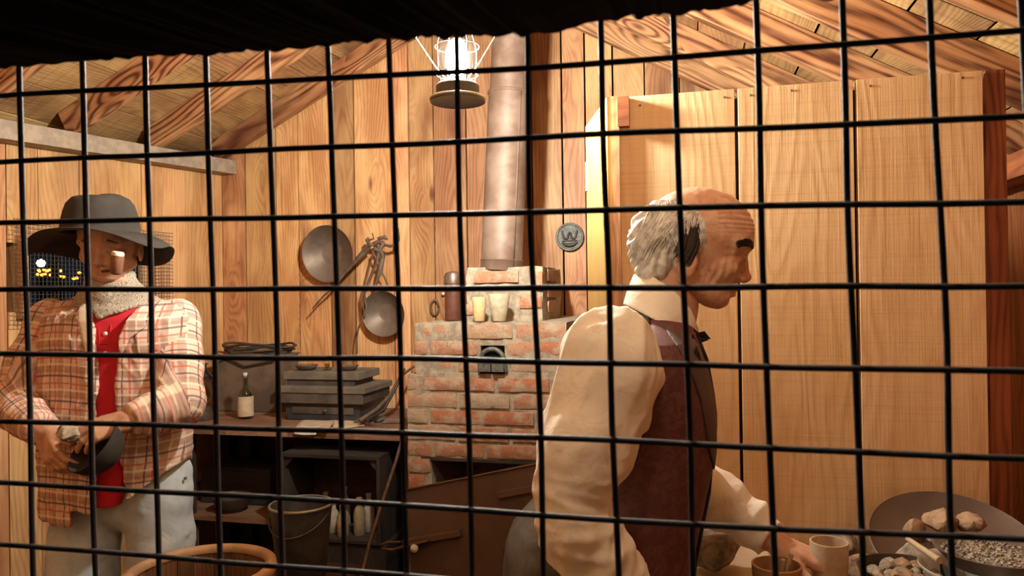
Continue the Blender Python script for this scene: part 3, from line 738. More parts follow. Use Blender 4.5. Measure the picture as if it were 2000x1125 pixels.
hh = at(886, 530, Y=2.86).z - Zl
MB().lathe([(0.0001, 0), (0.034, 0), (0.035, 0.004), (0.0345, hh - 0.045)], (q.x, 2.86, Zl), n=32).build('body', plain('brown_tin', (0.20, 0.085, 0.06), 0.4, 0.5, bstr=0.05), cm, True, 50)
MB().lathe([(0.037, hh - 0.05), (0.037, hh - 0.02), (0.030, hh - 0.006), (0.012, hh), (0.0001, hh)], (q.x, 2.86, Zl), n=32).build('lid', plain('tin_lid', (0.22, 0.15, 0.11), 0.35, 0.6, bstr=0.05), cm, True, 40)
# ring and nail on the wall left of the canister
q = at(849, 601, Y=YB - 0.012)
m = MB(); m.tube([q + Vector((0.020 * math.cos(t / 16 * 6.283), 0, 0.036 * math.sin(t / 16 * 6.283))) for t in range(17)], 0.0055, 8)
meta(m.build('iron_ring', RUST, None, True), 'small rusty iron ring hanging on the plank wall left of the brown canister', 'ring')
q = at(866, 574, Y=YB - 0.015); m = MB(); m.lathe([(0.0001, -0.012), (0.008, -0.008), (0.009, 0.0), (0.004, 0.006), (0.003, 0.016)], q, (0, 1, 0), 14)
meta(m.build('wall_peg', ENAM, None, True), 'tiny white knob on the plank wall beside the canister top', 'peg')
# round cast medallion with a raised sign
q = at(1113, 463, Y=YB - 0.012); R = 0.066
med = empty('wall_medallion', (q.x, q.y, q.z - R), 'round grey cast iron disc with a raised W shape on the back wall', 'wall plaque')
MB().lathe([(0.0001, -0.004), (R * 0.82, -0.004), (R * 0.86, -0.009), (R * 0.96, -0.010), (R, -0.005), (R, 0.010), (0.0001, 0.010)], q, (0, 1, 0), 48).build('disc', MEDAL, med, True, 50)
wm = MB()
for a, b in (((-0.036, 0.030), (-0.027, -0.006)), ((-0.027, -0.006), (-0.010, -0.007)), ((-0.010, -0.007), (-0.003, 0.020)), ((-0.003, 0.020), (0.004, 0.020)), ((0.004, 0.020), (0.010, -0.007)), ((0.010, -0.007), (0.026, -0.006)), ((0.026, -0.006), (0.036, 0.030))):
    wm.tube([q + Vector((a[0], -0.008, a[1])), q + Vector((b[0], -0.008, b[1]))], 0.0048, 8)
wm.tube([q + Vector((-0.034, -0.007, -0.026)), q + Vector((-0.02, -0.009, -0.036)), q + Vector((0.0, -0.009, -0.039)), q + Vector((0.02, -0.009, -0.036)), q + Vector((0.036, -0.007, -0.024))], [0.005, 0.008, 0.009, 0.008, 0.005], 8)
wm.tube([q + Vector((-0.034, -0.007, -0.018)), q + Vector((0.034, -0.007, -0.016))], 0.003, 8)
meta(wm.build('raised_sign', IRON, med.children[0], True, 50), 'dark raised W over a curved bar')

# wall-hung pans
def wallpan(px, py, rpx, label, tilt, mat, hang=None):
    Y = YB - 0.05; q = at(px, py, Y=Y); e = at(px + rpx, py, Y=Y); R = abs(e.x - q.x)
    ax = Vector((tilt[0], 1, tilt[1])).normalized()
    c = q + Vector((0, 0.0, 0))
    m = MB(); m.lathe([(R, -0.034), (R + 0.003, -0.036), (R + 0.003, -0.031), (R * 0.42 + 0.003, 0.018), (0.0001, 0.019)], c, ax, 56)
    m2 = MB(); m.lathe([(R, -0.035), (R * 0.98, -0.031), (R * 0.42, 0.012), (R * 0.40, 0.0135), (0.0001, 0.0135)], c, ax, 56)
    return meta(m.build('gold_pan', mat, None, True, 60), label, 'pan')
wallpan(646, 495, 50, 'large round shallow steel pan hung flat on the plank wall left of the rusty tools', (0.06, 0.10), PANM)
wallpan(754, 611, 41, 'smaller brown pan hung on the plank wall beneath the rusty tools', (0.05, 0.12), PANM)
# cluster of rusty tongs and tools
Yt = YB - 0.105
def wpts(l, Y=Yt): return [at(a, b, Y=Y + (c[0] if c else 0)) for a, b, *c in l]
def tool(name, chains, label, cat='tool', mat=RUST):
    m = MB()
    for pts, r in chains: m.tube(wpts(pts), r, 8, flat=0.8)
    return meta(m.build(name, mat, None, True, 60), label, cat, 'rusty tools hung together on the back wall')
tool('blacksmith_tongs', [([(722, 484), (700, 505), (672, 535), (650, 562), (632, 578), (610, 603)], [0.010, 0.011, 0.009, 0.006, 0.005, 0.004]),
      ([(722, 474), (694, 508), (672, 532)], [0.008, 0.007, 0.006]), ([(724, 482), (716, 468), (720, 464)], [0.009, 0.008, 0.005]), ([(718, 470), (730, 466), (727, 455)], [0.006, 0.005, 0.003])],
     'long rusty tongs reaching down left across the large wall pan')
tool('iron_shears', [([(738, 478), (748, 500), (742, 530), (732, 560)], [0.010, 0.013, 0.013, 0.007]), ([(742, 486), (736, 512), (722, 545), (712, 575), (713, 585)], [0.008, 0.007, 0.007, 0.006, 0.008]),
                     ([(727, 490), (741, 520), (758, 558)], [0.005, 0.005, 0.004]), ([(712, 583), (716, 600), (712, 616)], [0.007, 0.006, 0.005])], 'heavy rusty shears hanging straight down beside the smaller wall pan')
tool('iron_hook', [([(776, 446), (777, 468), (773, 478), (762, 481), (752, 478), (745, 470)], [0.008, 0.011, 0.009, 0.007, 0.007, 0.006]), ([(738, 466), (752, 463), (756, 468)], [0.008, 0.010, 0.006]), ([(728, 478), (740, 472), (748, 476), (742, 490), (732, 486)], 0.012)],
     'thick rusty iron hook at the top right of the hanging tools')
tool('thin_poker', [([(730, 488), (722, 520), (708, 575), (711, 615), (700, 640), (697, 662), (698, 690)], 0.0038)], 'thin bent rusty poker hanging left of the smaller wall pan')

# ------------------------------------------------------------------ bench along the back wall
YBN = 2.80; ZBN = at(600, 838, Y=YBN).z
XB0, XB1 = XL + 0.02, XLL - 0.012
bench = empty('work_bench', ((XB0 + XB1) / 2, 3.05, 0), 'long dark wooden work bench against the back wall left of the stove', 'bench')
tb = MB()
for k in range(3):
    y = YBN + 0.095 + k * 0.195
    tb.board((XB0, y, ZBN - 0.017), (XB1, y, ZBN - 0.017), 0.19, 0.034, (0, 1, 0))
tb.build('bench_top', W_BENCH, bench, bevel=0.003)
edge = MB(); x = XB0
while x < XB1:
    l = min(random.uniform(0.12, 0.3), XB1 - x); edge.board((x, YBN - 0.003, ZBN - 0.02), (x + l - 0.001, YBN - 0.003, ZBN - 0.02), 0.03, 0.006, (0, 0, 1)); x += l
edge.build('front_edge', W_BENCH, bench)
for x in (XB0 + 0.05, at(365, 900, Y=2.85).x, XB1 - 0.035):
    for y in (YBN + 0.05, 3.32):
        MB().board((x, y, 0), (x, y, ZBN - 0.034), 0.06, 0.05, (1, 0, 0)).build('leg', W_BENCH if x > -1.5 else W_CRATE, bench)
MB().board((XB0, 3.36, 0.45), (XB1, 3.36, 0.45), 0.86, 0.012, (0, 0, 1)).build('back_board', W_DARK, bench)
ZSH = at(460, 995, Y=2.95).z
MB().board((XB0 + 0.02, 3.06, ZSH - 0.012), (at(560, 995, Y=2.95).x, 3.06, ZSH - 0.012), 0.42, 0.024, (0, 1, 0)).build('lower_shelf', W_BENCH, bench)
MB().board((at(385, 1010, Y=2.9).x, 2.87, 0), (at(385, 1010, Y=2.9).x, 2.87, ZSH - 0.024), 0.035, 0.035, (1, 0, 0)).build('shelf_post', W_BENCH, bench)

Zb = ZBN + 0.0005
# metal box with coiled cable on it and a bottle in front
q0, q1 = at(421, 700, Y=3.16), at(541, 700, Y=3.16); zt = at(480, 697, Y=3.16).z
MBX = plain('dusty_tin', (0.19, 0.135, 0.095), 0.6, 0.2, col2=(0.11, 0.08, 0.058), scale=6)
m = MB(); m.box(((q0.x + q1.x) / 2, 3.26, (Zb + zt) / 2), (q1.x - q0.x, 0.20, zt - Zb)); m.box(((q0.x + q1.x) / 2, 3.26, zt + 0.003), (q1.x - q0.x + 0.012, 0.212, 0.008))
meta(m.build('tin_box', MBX, bevel=0.004), 'tall dusty tan tin box on the bench, behind the labelled bottle', 'box')
cb = MB(); cx = (q0.x + q1.x) / 2
for k in range(4):
    cb.tube([(cx + (0.165 + 0.01 * k) * math.cos(t / 24 * 6.283) * (1 + 0.05 * math.sin(t + k)), 3.27 + 0.075 * math.sin(t / 24 * 6.283), zt + 0.016 + 0.011 * k + 0.008 * math.sin(t * 0.8 + k * 2)) for t in range(25)], 0.0058, 7)
cb.tube([(cx + 0.12, 3.2, zt + 0.03), (cx - 0.06, 3.155, zt + 0.02), (cx - 0.15, 3.14, zt - 0.03), (cx - 0.185, 3.13, zt - 0.12)], 0.0055, 7)
cb.tube([(cx - 0.17, 3.15, zt + 0.02), (cx - 0.0, 3.148, zt - 0.045), (cx + 0.16, 3.14, zt - 0.012), (cx + 0.19, 3.17, zt + 0.03)], 0.0055, 7)
meta(cb.build('coiled_cable', IRON, None, True), 'black cable coiled on the tall tin box and drooping over its front', 'cable')
q = at(480, 818, Y=3.0); h = at(480, 733, Y=3.0).z - Zb; bo = empty('bottle', (q.x, 3.0, Zb), 'clear glass bottle with a cream label on the bench in front of the tin box', 'bottle')
MB().lathe([(0.0001, 0.002), (0.033, 0), (0.035, 0.006), (0.035, h * 0.52), (0.028, h * 0.64), (0.012, h * 0.74), (0.0105, h * 0.93), (0.014, h * 0.95), (0.014, h), (0.0001, h)], (q.x, 3.0, Zb), n=32).build('glass', BOTTLEG, bo, True, 50); bg_ = bo.children[0]
MB().lathe([(0.0354, h * 0.06), (0.0356, h * 0.08), (0.0356, h * 0.50), (0.0354, h * 0.52)], (q.x, 3.0, Zb), n=32).build('label', PAPER, bg_, True)
MB().lathe([(0.0001, h - 0.01), (0.009, h - 0.01), (0.010, h + 0.012), (0.0001, h + 0.013)], (q.x, 3.0, Zb), n=16).build('stopper', ENAM, bg_, True, 40)
# old dark lantern behind the man's elbow
q = at(392, 812, Y=2.95); dl = empty('dark_lantern', (q.x, 2.95, Zb), 'unlit dark kerosene lantern on the bench beside the elbow of the man in the hat', 'lantern')
MB().lathe([(0.0001, 0), (0.07, 0), (0.072, 0.006), (0.068, 0.04), (0.05, 0.055), (0.03, 0.06), (0.0001, 0.06)], (q.x, 2.95, Zb), n=32).build('tank', IRON, dl, True, 40)
MB().lathe([(0.034, 0.06), (0.05, 0.09), (0.052, 0.12), (0.04, 0.17), (0.034, 0.185)], (q.x, 2.95, Zb), n=32).build('glass_globe', BOTTLEG, dl, True)
MB().lathe([(0.04, 0.182), (0.045, 0.195), (0.03, 0.21), (0.028, 0.245), (0.035, 0.25), (0.0001, 0.262)], (q.x, 2.95, Zb), n=32).build('cap', IRON, dl, True, 40)
g = MB()
for s_ in (-1, 1): g.tube([(q.x + s_ * 0.062, 2.95, Zb + 0.03), (q.x + s_ * 0.078, 2.95, Zb + 0.1), (q.x + s_ * 0.07, 2.95, Zb + 0.19), (q.x + s_ * 0.03, 2.95, Zb + 0.22)], 0.005, 8)
g.tube([(q.x - 0.05, 2.905, Zb + 0.08), (q.x + 0.05, 2.90, Zb + 0.15)], 0.0025, 6); g.tube([(q.x + 0.05, 2.905, Zb + 0.08), (q.x - 0.05, 2.90, Zb + 0.15)], 0.0025, 6)
g.build('side_tubes', IRON, dl, True)

# stepped balance box with its pans
SCM = plain('dusty_black_box', (0.05, 0.042, 0.036), 0.6, 0.1, col2=(0.11, 0.085, 0.065), scale=9)
SCT = plain('dust_grey', (0.17, 0.135, 0.10), 0.85, 0.0, var=0.3, scale=12)
SCB = plain('blue_black_lacquer', (0.022, 0.026, 0.032), 0.3, 0.0, col2=(0.04, 0.04, 0.045), scale=20)
Yk = 2.97
def slab(mb, pl, pr_, pt, pb_, dep, y0=Yk):
    a = at(pl, pb_, Y=y0); b = at(pr_, pt, Y=y0); mb.box(((a.x + b.x) / 2, y0 + dep / 2, (a.z + b.z) / 2), (b.x - a.x, dep, b.z - a.z)); return mb
c0 = at(645, 800, Y=Yk); zk = at(0, 817, Y=Yk).z
sca = empty('balance_box', (c0.x, Yk + 0.15, Zb), 'stepped dark balance scale box, dusty on its ledges, on the bench under the wall pans', 'scale')
m = MB(); a = at(556, 817, Y=Yk + .02); b = at(702, 786, Y=Yk + .02)
m.box(((a.x + b.x) / 2, Yk + 0.16, (Zb + b.z) / 2), (b.x - a.x, 0.27, b.z - Zb)); m.build('drawer_base', SCB, sca, bevel=0.004)
m = slab(MB(), 545, 708, 765, 787, 0.30); m.build('middle_case', SCM, sca, bevel=0.004)
m = slab(MB(), 541, 712, 758, 767, 0.31, Yk - 0.006); m.build('middle_ledge', SCT, sca, bevel=0.003)
m = slab(MB(), 560, 692, 741, 760, 0.20, Yk + 0.05); m.build('upper_case', SCM, sca, bevel=0.003)
m = slab(MB(), 553, 700, 728, 741, 0.23, Yk + 0.04); m.build('top_slab', SCT, sca, bevel=0.003)
zt2 = at(600, 728, Y=Yk + 0.1).z
for (px, lab, r) in ((597, 'shallow dusty scale pan', 0.052), (678, 'darker scale pan', 0.047)):
    q = at(px, 720, Y=Yk + 0.12)
    m = MB(); m.lathe([(0.0001, 0.0), (0.02, 0.0), (0.012, 0.008), (0.012, 0.014), (r * 0.7, 0.016), (r, 0.034), (r, 0.037), (r * 0.7, 0.022), (0.0001, 0.020)], (q.x, Yk + 0.13, zt2 - 0.004), n=32)
    meta(m.build('scale_pan', RUST, sca, True, 50), lab)
q = at(637, 715, Y=Yk + 0.12); m = MB(); m.lathe([(0.0001, 0), (0.018, 0), (0.018, 0.02), (0.010, 0.026), (0.012, 0.045), (0.0001, 0.045)], (q.x, Yk + 0.13, zt2 - 0.004), n=24); m.build('glass_cup', BOTTLEG, sca, True, 50)
dp_ = MB(); a = at(570, 800, Y=Yk + 0.02); b = at(690, 800, Y=Yk + 0.02); dp_.box(((a.x + b.x) / 2, Yk + 0.023, a.z), (b.x - a.x, 0.006, 0.034)); dfo = dp_.build('drawer_front', SCM, sca, bevel=0.002)
dk = MB(); dk.lathe([(0.0001, -0.016), (0.008, -0.014), (0.004, 0), (0.004, 0.004)], (c0.x - 0.03, Yk + 0.02, a.z), (0, 1, 0), 12); dk.build('drawer_knob', MEDAL, dfo, True)

# papers on the bench, one curling over the edge
def sheet(name, pts4, mat, label, curl=0.0, n=8):
    a, b, c, d = [Vector(p) for p in pts4]; m = MB(); vs = []; fs = []
    for i in range(n + 1):
        for j in range(n + 1):
            u, v = i / n, j / n
            p = (a * (1 - u) + b * u) * (1 - v) + (d * (1 - u) + c * u) * v
            p.z += 0.0025 + 0.003 * mnoise.noise(p * 18) + curl * max(0, 0.35 - v) ** 2 * 8
            vs.append(p)
    for i in range(n):
        for j in range(n): fs.append((i * (n + 1) + j, (i + 1) * (n + 1) + j, (i + 1) * (n + 1) + j + 1, i * (n + 1) + j + 1))
    m.add(vs, fs); o = m.build(name, mat, None, True); s = o.modifiers.new('s', 'SOLIDIFY'); s.thickness = 0.001
    return meta(o, label, 'paper', 'papers lying on the work bench')
def bp(px, py): return at(px, py, Z=Zb + 0.001)
sheet('paper_sheet', (bp(575, 838), bp(640, 842), bp(655, 822), bp(590, 820)), PAPER, 'tan paper sheet on the bench right in front of the balance box drawer')
sheet('paper_sheet', (bp(650, 840), bp(712, 832), bp(705, 816), bp(650, 820)), PAPER, 'pale paper sheet at the right front of the balance box')
cp = Vector(bp(588, 843)); m = MB(); vs = []; fs = []
for i in range(9):
    for j in range(9):
        u, v = i / 8 - .5, j / 8 
        vs.append(Vector((cp.x - 0.02 + u * 0.10 + 0.02 * v, YBN + 0.05 - v * 0.085, Zb + 0.004 - 0.035 * max(0, v - 0.62) ** 1.2 * 2 + 0.006 * abs(u))))
for i in range(8):
    for j in range(8): fs.append((i * 9 + j, i * 9 + j + 1, (i + 1) * 9 + j + 1, (i + 1) * 9 + j))
m.add(vs, fs); o = m.build('paper_sheet', ENAM, None, True); s = o.modifiers.new('s', 'SOLIDIFY'); s.thickness = 0.001
meta(o, 'whitish paper curling over the front edge of the bench', 'paper', 'papers lying on the work bench')

# iron odds and ends at the right end of the bench
def rod(name, pts, r, mat, label, cat, n=8, group=None):
    m = MB(); m.tube(pts, r, n); return meta(m.build(name, mat, None, True, 60), label, cat, group)
rod('iron_bar', [at(702, 822, Y=2.88), at(735, 800, Y=2.95), at(760, 775, Y=3.05), at(782, 735, Y=3.15), at(808, 716, Y=3.3)], [0.010, 0.009, 0.008, 0.007, 0.006], RUST, 'long rusty bar leaning up from the bench toward the stove', 'tool', group='scrap tools at the right end of the bench')
rod('iron_bar', [at(722, 818, Y=2.9), at(750, 800, Y=3.0), at(772, 760, Y=3.05), at(790, 720, Y=3.1)], 0.006, IRON, 'thin black bar crossing the rusty one beside the stove', 'tool', group='scrap tools at the right end of the bench')
q = bp(733, 822); m = MB(); m.lathe([(0.0001, 0), (0.045, 0), (0.05, 0.008), (0.045, 0.016), (0.02, 0.02), (0.0001, 0.022)], q, n=24)
meta(m.build('iron_disc', MEDAL, None, True, 50), 'flat grey iron disc on the bench just left of the stove', 'tool')
for k, (px, py, l, an, lab) in enumerate(((768, 826, 0.10, 0.3, 'stubby grey iron wedge on the bench against the stove bricks'), (712, 828, 0.12, -0.4, 'dusty iron wedge at the bench front right of the papers'))):
    q = bp(px, py); m = MB(); u = Vector((math.cos(an), math.sin(an), 0)); m.box(q + Vector((0, 0, 0.011)), (l, 0.03, 0.02), u, (-u.y, u.x, 0), taper=0.6)
    meta(m.build('iron_wedge', RUST, bevel=0.002), lab, 'tool')
# tall thin rods in front of the bench
rod('iron_rod', [at(789, 845, D=2.62), at(772, 905, D=2.58), at(745, 985, D=2.5), at(722, 1060, D=2.45), at(700, 1150, D=2.36), at(690, 1300, D=2.2)] , 0.006, RUST, 'thin rusty rod slanting down in front of the bench end', 'rod')

# things under the bench
def crate(px0, px1_, py0, py1, Y, dep, label, mat=W_CRATE):
    a = at(px0, py1, Y=Y); b = at(px1_, py0, Y=Y); c = Vector(((a.x + b.x) / 2, Y + dep / 2, a.z)); W, H = b.x - a.x, b.z - a.z; t = 0.014
    e_ = empty('wooden_crate', c, label, 'crate')
    MB().board(c + Vector((-W / 2, 0, t / 2)), c + Vector((W / 2, 0, t / 2)), dep, t, (0, 1, 0)).build('bottom', mat, e_)
    MB().board(c + Vector((-W / 2, 0, H - t / 2)), c + Vector((W / 2, 0, H - t / 2)), dep, t, (0, 1, 0)).build('top', mat, e_)
    for s_ in (-1, 1):
        MB().board(c + Vector((s_ * (W / 2 - t / 2), 0, t)), c + Vector((s_ * (W / 2 - t / 2), 0, H - t)), dep, t, (0, 1, 0)).build('side', mat, e_)
        for zz in (t + 0.02, H - t - 0.02):
            k = MB(); p = c + Vector((s_ * (W / 2 - t), -dep / 2 + 0.01, zz)); sg = 1 if zz < H / 2 else -1
            vs = [p + Vector((0, 0, -sg * 0.02)), p + Vector((-s_ * 0.045, 0, -sg * 0.02)), p + Vector((0, 0, sg * 0.03))]
            k.add([v + Vector((0, d, 0)) for d in (0, 0.02) for v in vs], [(0, 1, 2), (5, 4, 3), (0, 3, 4, 1), (1, 4, 5, 2), (2, 5, 3, 0)]); k.build('corner_block', mat, e_)
    MB().box(c + Vector((0, dep / 2 - 0.004, H / 2)), (W, 0.008, H), wood=0).build('back', W_DARK, e_)
    return e_, c, W, H
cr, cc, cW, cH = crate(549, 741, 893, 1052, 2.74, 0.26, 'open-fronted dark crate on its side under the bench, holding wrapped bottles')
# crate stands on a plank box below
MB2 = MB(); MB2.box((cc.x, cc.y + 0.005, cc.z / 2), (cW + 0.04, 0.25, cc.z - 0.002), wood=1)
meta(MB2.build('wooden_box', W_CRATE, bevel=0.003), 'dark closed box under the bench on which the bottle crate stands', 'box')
BWRAP = plain('wrapped_bottle', (0.46, 0.40, 0.31), 0.7, var=0.3, scale=25); BTAN = plain('tan_bottle', (0.36, 0.27, 0.15), 0.6, var=0.3, scale=25)
for k, (px, dy, h_, mt, lab) in enumerate(((637, 0.12, 0.145, BWRAP, 'pale stoneware bottle at the left of the bottle crate'), (652, 0.06, 0.12, BWRAP, 'short white bottle just behind the galvanised bucket rim'), (670, 0.02, 0.125, BTAN, 'tan bottle in the crate, front row centre'), (674, 0.16, 0.16, BWRAP, 'white-capped bottle in the crate, back row centre'),
                           (702, 0.05, 0.15, BTAN, 'stout tan bottle in the crate right of centre'), (721, 0.10, 0.155, BWRAP, 'white bottle leaning at the right end of the bottle crate'))):
    q = at(px, 1030, Y=2.76 + dy); z0 = cc.z + 0.0145
    m = MB(); m.lathe([(0.0001, 0), (0.022, 0), (0.024, 0.004), (0.024, h_ * 0.55), (0.019, h_ * 0.7), (0.010, h_ * 0.8), (0.010, h_ * 0.95), (0.0125, h_ * 0.96), (0.0125, h_), (0.0001, h_)], (q.x, 2.76 + dy, z0), n=20)
    meta(m.build('bottle', mt, None, True, 50), lab, 'bottle', 'bottles in the crate under the bench')
# left shelf things: drawer box, dark bowl with glimmer
a = at(392, 955, Y=3.02); b = at(527, 917, Y=3.02)
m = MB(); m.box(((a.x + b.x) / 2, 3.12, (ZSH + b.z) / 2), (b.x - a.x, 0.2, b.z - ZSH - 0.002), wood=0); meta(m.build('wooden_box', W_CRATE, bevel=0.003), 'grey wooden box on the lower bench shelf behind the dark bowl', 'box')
q = at(452, 990, Y=2.92)
m = MB(); m.lathe([(0.0001, 0), (0.045, 0), (0.075, 0.03), (0.085, 0.065), (0.082, 0.067), (0.07, 0.032), (0.0001, 0.008)], (q.x, 2.93, ZSH + 0.001), n=32); meta(m.build('bowl', IRON, None, True, 60), 'dark iron bowl on the lower bench shelf', 'bowl')
# galvanised bucket
BD = 2.42
c = at(588, 985, D=BD); hb = 0.235; zb_ = c.z - hb; R = 59 / FPX * BD
bk_ = empty('bucket', (c.x, c.y, zb_), 'dark galvanised steel bucket in front of the bottle crate', 'bucket')
MB().lathe([(0.0001, 0), (R * 0.76, 0), (R * 0.78, 0.005), (R, hb - 0.006), (R + 0.004, hb - 0.004), (R + 0.004, hb + 0.003), (R - 0.002, hb + 0.003), (R * 0.76, 0.012), (0.0001, 0.010)], (c.x, c.y, zb_), n=48).build('body', GALV, bk_, True, 50); bko = bk_.children[0]
MB().lathe([(R + 0.001, hb - 0.006), (R + 0.005, hb - 0.002), (R + 0.005, hb + 0.003), (R, hb + 0.0055), (R - 0.003, hb + 0.003)], (c.x, c.y, zb_), n=48).build('rim', plain('bucket_rim', (0.34, 0.31, 0.26), 0.4, 0.6, bstr=0), bko, True)
hp = MB(); hp.tube([Vector((c.x, c.y, zb_)) + Vector((R * math.cos(t), -R * math.sin(t) * 0.98 - 0.004, hb - 0.02 - 0.06 * math.sin(t))) for t in [k * math.pi / 14 for k in range(15)]], 0.0028, 6); hp.build('handle', GALV, bk_, True)
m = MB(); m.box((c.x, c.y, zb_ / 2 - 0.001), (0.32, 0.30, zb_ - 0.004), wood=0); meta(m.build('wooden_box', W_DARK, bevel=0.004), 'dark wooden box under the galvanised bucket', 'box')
# burlap sack slumped beside the bucket
m = MB(); q = at(606, 1150, D=2.12)
vs = []; fs = []; nn_ = 28
for i in range(13):
    v = i / 12; z = q.z * (1 - 0) * v; rr = 0.10 * (1 - 0.75 * max(0, v - 0.75) * 2.2) 
    for k in range(nn_):
        an = 6.283 * k / nn_; r2 = rr * (1 + 0.12 * mnoise.noise(Vector((math.cos(an) * 2, math.sin(an) * 2, v * 5))) + 0.05 * math.sin(an * 7 + v * 6) * v)
        vs.append((q.x + r2 * math.cos(an), q.y + r2 * 0.8 * math.sin(an), z + (0.05 * mnoise.noise(Vector((math.cos(an) * 2, math.sin(an) * 2, 4))) if i > 8 else 0)))
for i in range(12):
    for k in range(nn_): fs.append((i * nn_ + k, i * nn_ + (k + 1) % nn_, (i + 1) * nn_ + (k + 1) % nn_, (i + 1) * nn_ + k))
fs.append(tuple(range(nn_))[::-1]); fs.append(tuple(range(12 * nn_, 13 * nn_)))
m.add(vs, fs); meta(m.build('burlap_sack', SACK, None, True), 'slumped tan burlap sack on the floor below the galvanised bucket', 'sack')

# large rusty sheet with slats leaning before the firebox
Ysh = 2.44
def shp(px, py, off=0.0): return at(px, py, Y=Ysh) + Vector((0, off, 0))
pl = empty('steel_plate', (at(920, 1000, Y=Ysh).x, Ysh, 0), 'large rusty brown sheet metal plate with slats propped in front of the stove', 'metal plate')
c1, c2, c3 = shp(791, 957), shp(1062, 903), shp(1110, 893)
m = MB(); bl = Vector((shp(818, 1100).x, Ysh - 0.0, 0.0)); br = Vector((c3.x, Ysh, 0))
vs = [c1, c3, br, bl]; m.add([v + Vector((0, d, 0)) for d in (0, 0.006) for v in vs], [(3, 2, 1, 0), (4, 5, 6, 7), (0, 1, 5, 4), (1, 2, 6, 5), (2, 3, 7, 6), (3, 0, 4, 7)]); m.build('sheet', BELL, pl)
def slat(a, b, hgt):
    A, B = shp(*a, -0.011), shp(*b, -0.011); u = (B - A).normalized(); return MB().box((A + B) / 2, ((B - A).length, hgt, 0.022), u, Vector((-u.z, 0, u.x)), None)
slat((974, 965), (1085, 944), 0.020).build('slat', BELL, pl, bevel=0.001); slat((985, 1071), (1085, 1056), 0.020).build('slat', BELL, pl, bevel=0.001)
slat((790, 1058), (902, 1038), 0.020).build('slat', BELL, pl, bevel=0.001)
ed = MB(); ed.tube([c1 + Vector((0, -0.003, 0)), c3 + Vector((0, -0.003, 0))], 0.004, 6); ed.build('rolled_edge', BELL, pl, True)
m = MB(); m.tube([shp(845, 1050, -0.03), shp(800, 1060, -0.035), shp(775, 1067, -0.035), shp(755, 1066, -0.035), shp(752, 1058, -0.035), shp(765, 1053, -0.035), shp(790, 1052, -0.035)], [0.004, 0.005, 0.005, 0.005, 0.005, 0.005, 0.004], 8)
m.build('hook_handle', RUST, pl, True)
q = shp(817, 1064, -0.03); m = MB(); m.lathe([(0.0001, -0.022), (0.012, -0.018), (0.015, -0.008), (0.010, 0.0), (0.006, 0.006), (0.006, 0.03)], q, (0, 1, 0), 20); meta(m.build('knob', ENAM, pl, True), 'white porcelain knob')

# wooden keg at the bottom left
KD = 2.0; kc = at(392, 1113, D=KD); KR = 138 / FPX * KD
keg = empty('wooden_keg', (kc.x, kc.y, 0), 'open-topped round brown wooden keg in front of the jeans of the man in the hat', 'keg')
H = kc.z; st = MB(); ns = 22
for k in range(ns):
    a0 = 6.2832 * (k + 0.02) / ns; a1 = 6.2832 * (k + 0.98) / ns; vs = []; at_ = []; o = (random.random() * 30, random.random() * 30, 0)
    for hh_ in (0, 0.2, 0.4, 0.6, 0.8, 1.0):
        rr = KR * (0.88 + 0.12 * math.sin(hh_ * math.pi * 0.55 + 0.15) / 1.0) if hh_ < 1 else KR
        rr = KR * (1.0 - 0.10 * (1 - hh_) ** 2 )
        for (a, dr) in ((a0, 0), (a1, 0), (a1, -0.018), (a0, -0.018)):
            vs.append(Vector((kc.x + (rr + dr) * math.cos(a), kc.y + (rr + dr) * math.sin(a), hh_ * H))); at_.append((hh_ * H + o[0], a * KR + o[1], dr))
    fs = [(3, 2, 1, 0), (20, 21, 22, 23)]
    for i in range(5):
        for j in range(4): fs.append((i * 4 + j, i * 4 + (j + 1) % 4, i * 4 + 4 + (j + 1) % 4, i * 4 + 4 + j))
    st.add(vs, fs, at_)
st.build('staves', W_KEG, keg)
MB().lathe([(KR - 0.022, H - 0.012), (KR - 0.024, H + 0.002), (KR - 0.012, H + 0.010), (KR + 0.004, H + 0.006), (KR + 0.007, H - 0.008), (KR + 0.004, H - 0.016)], (kc.x, kc.y, 0), n=64).build('rim', plain('keg_rim', (0.50, 0.30, 0.16), 0.5, var=0.3, scale=10), keg, True)
for hz in (0.18, 0.75): MB().lathe([(KR * (1 - 0.1 * (1 - hz) ** 2) + 0.001, hz * H - 0.015), (KR * (1 - 0.1 * (1 - hz) ** 2) + 0.004, hz * H - 0.015), (KR * (1 - 0.1 * (1 - hz) ** 2) + 0.005, hz * H + 0.015), (KR * (1 - 0.1 * (1 - hz) ** 2) + 0.001, hz * H + 0.015)], (kc.x, kc.y, 0), n=64).build('hoop', RUST, keg, True)
MB().lathe([(0.0001, H * 0.35), (KR * 0.93, H * 0.35), (KR * 0.93, H * 0.35 + 0.01), (0.0001, H * 0.35 + 0.01)], (kc.x, kc.y, 0), n=48).build('keg_floor', W_DARK, keg)

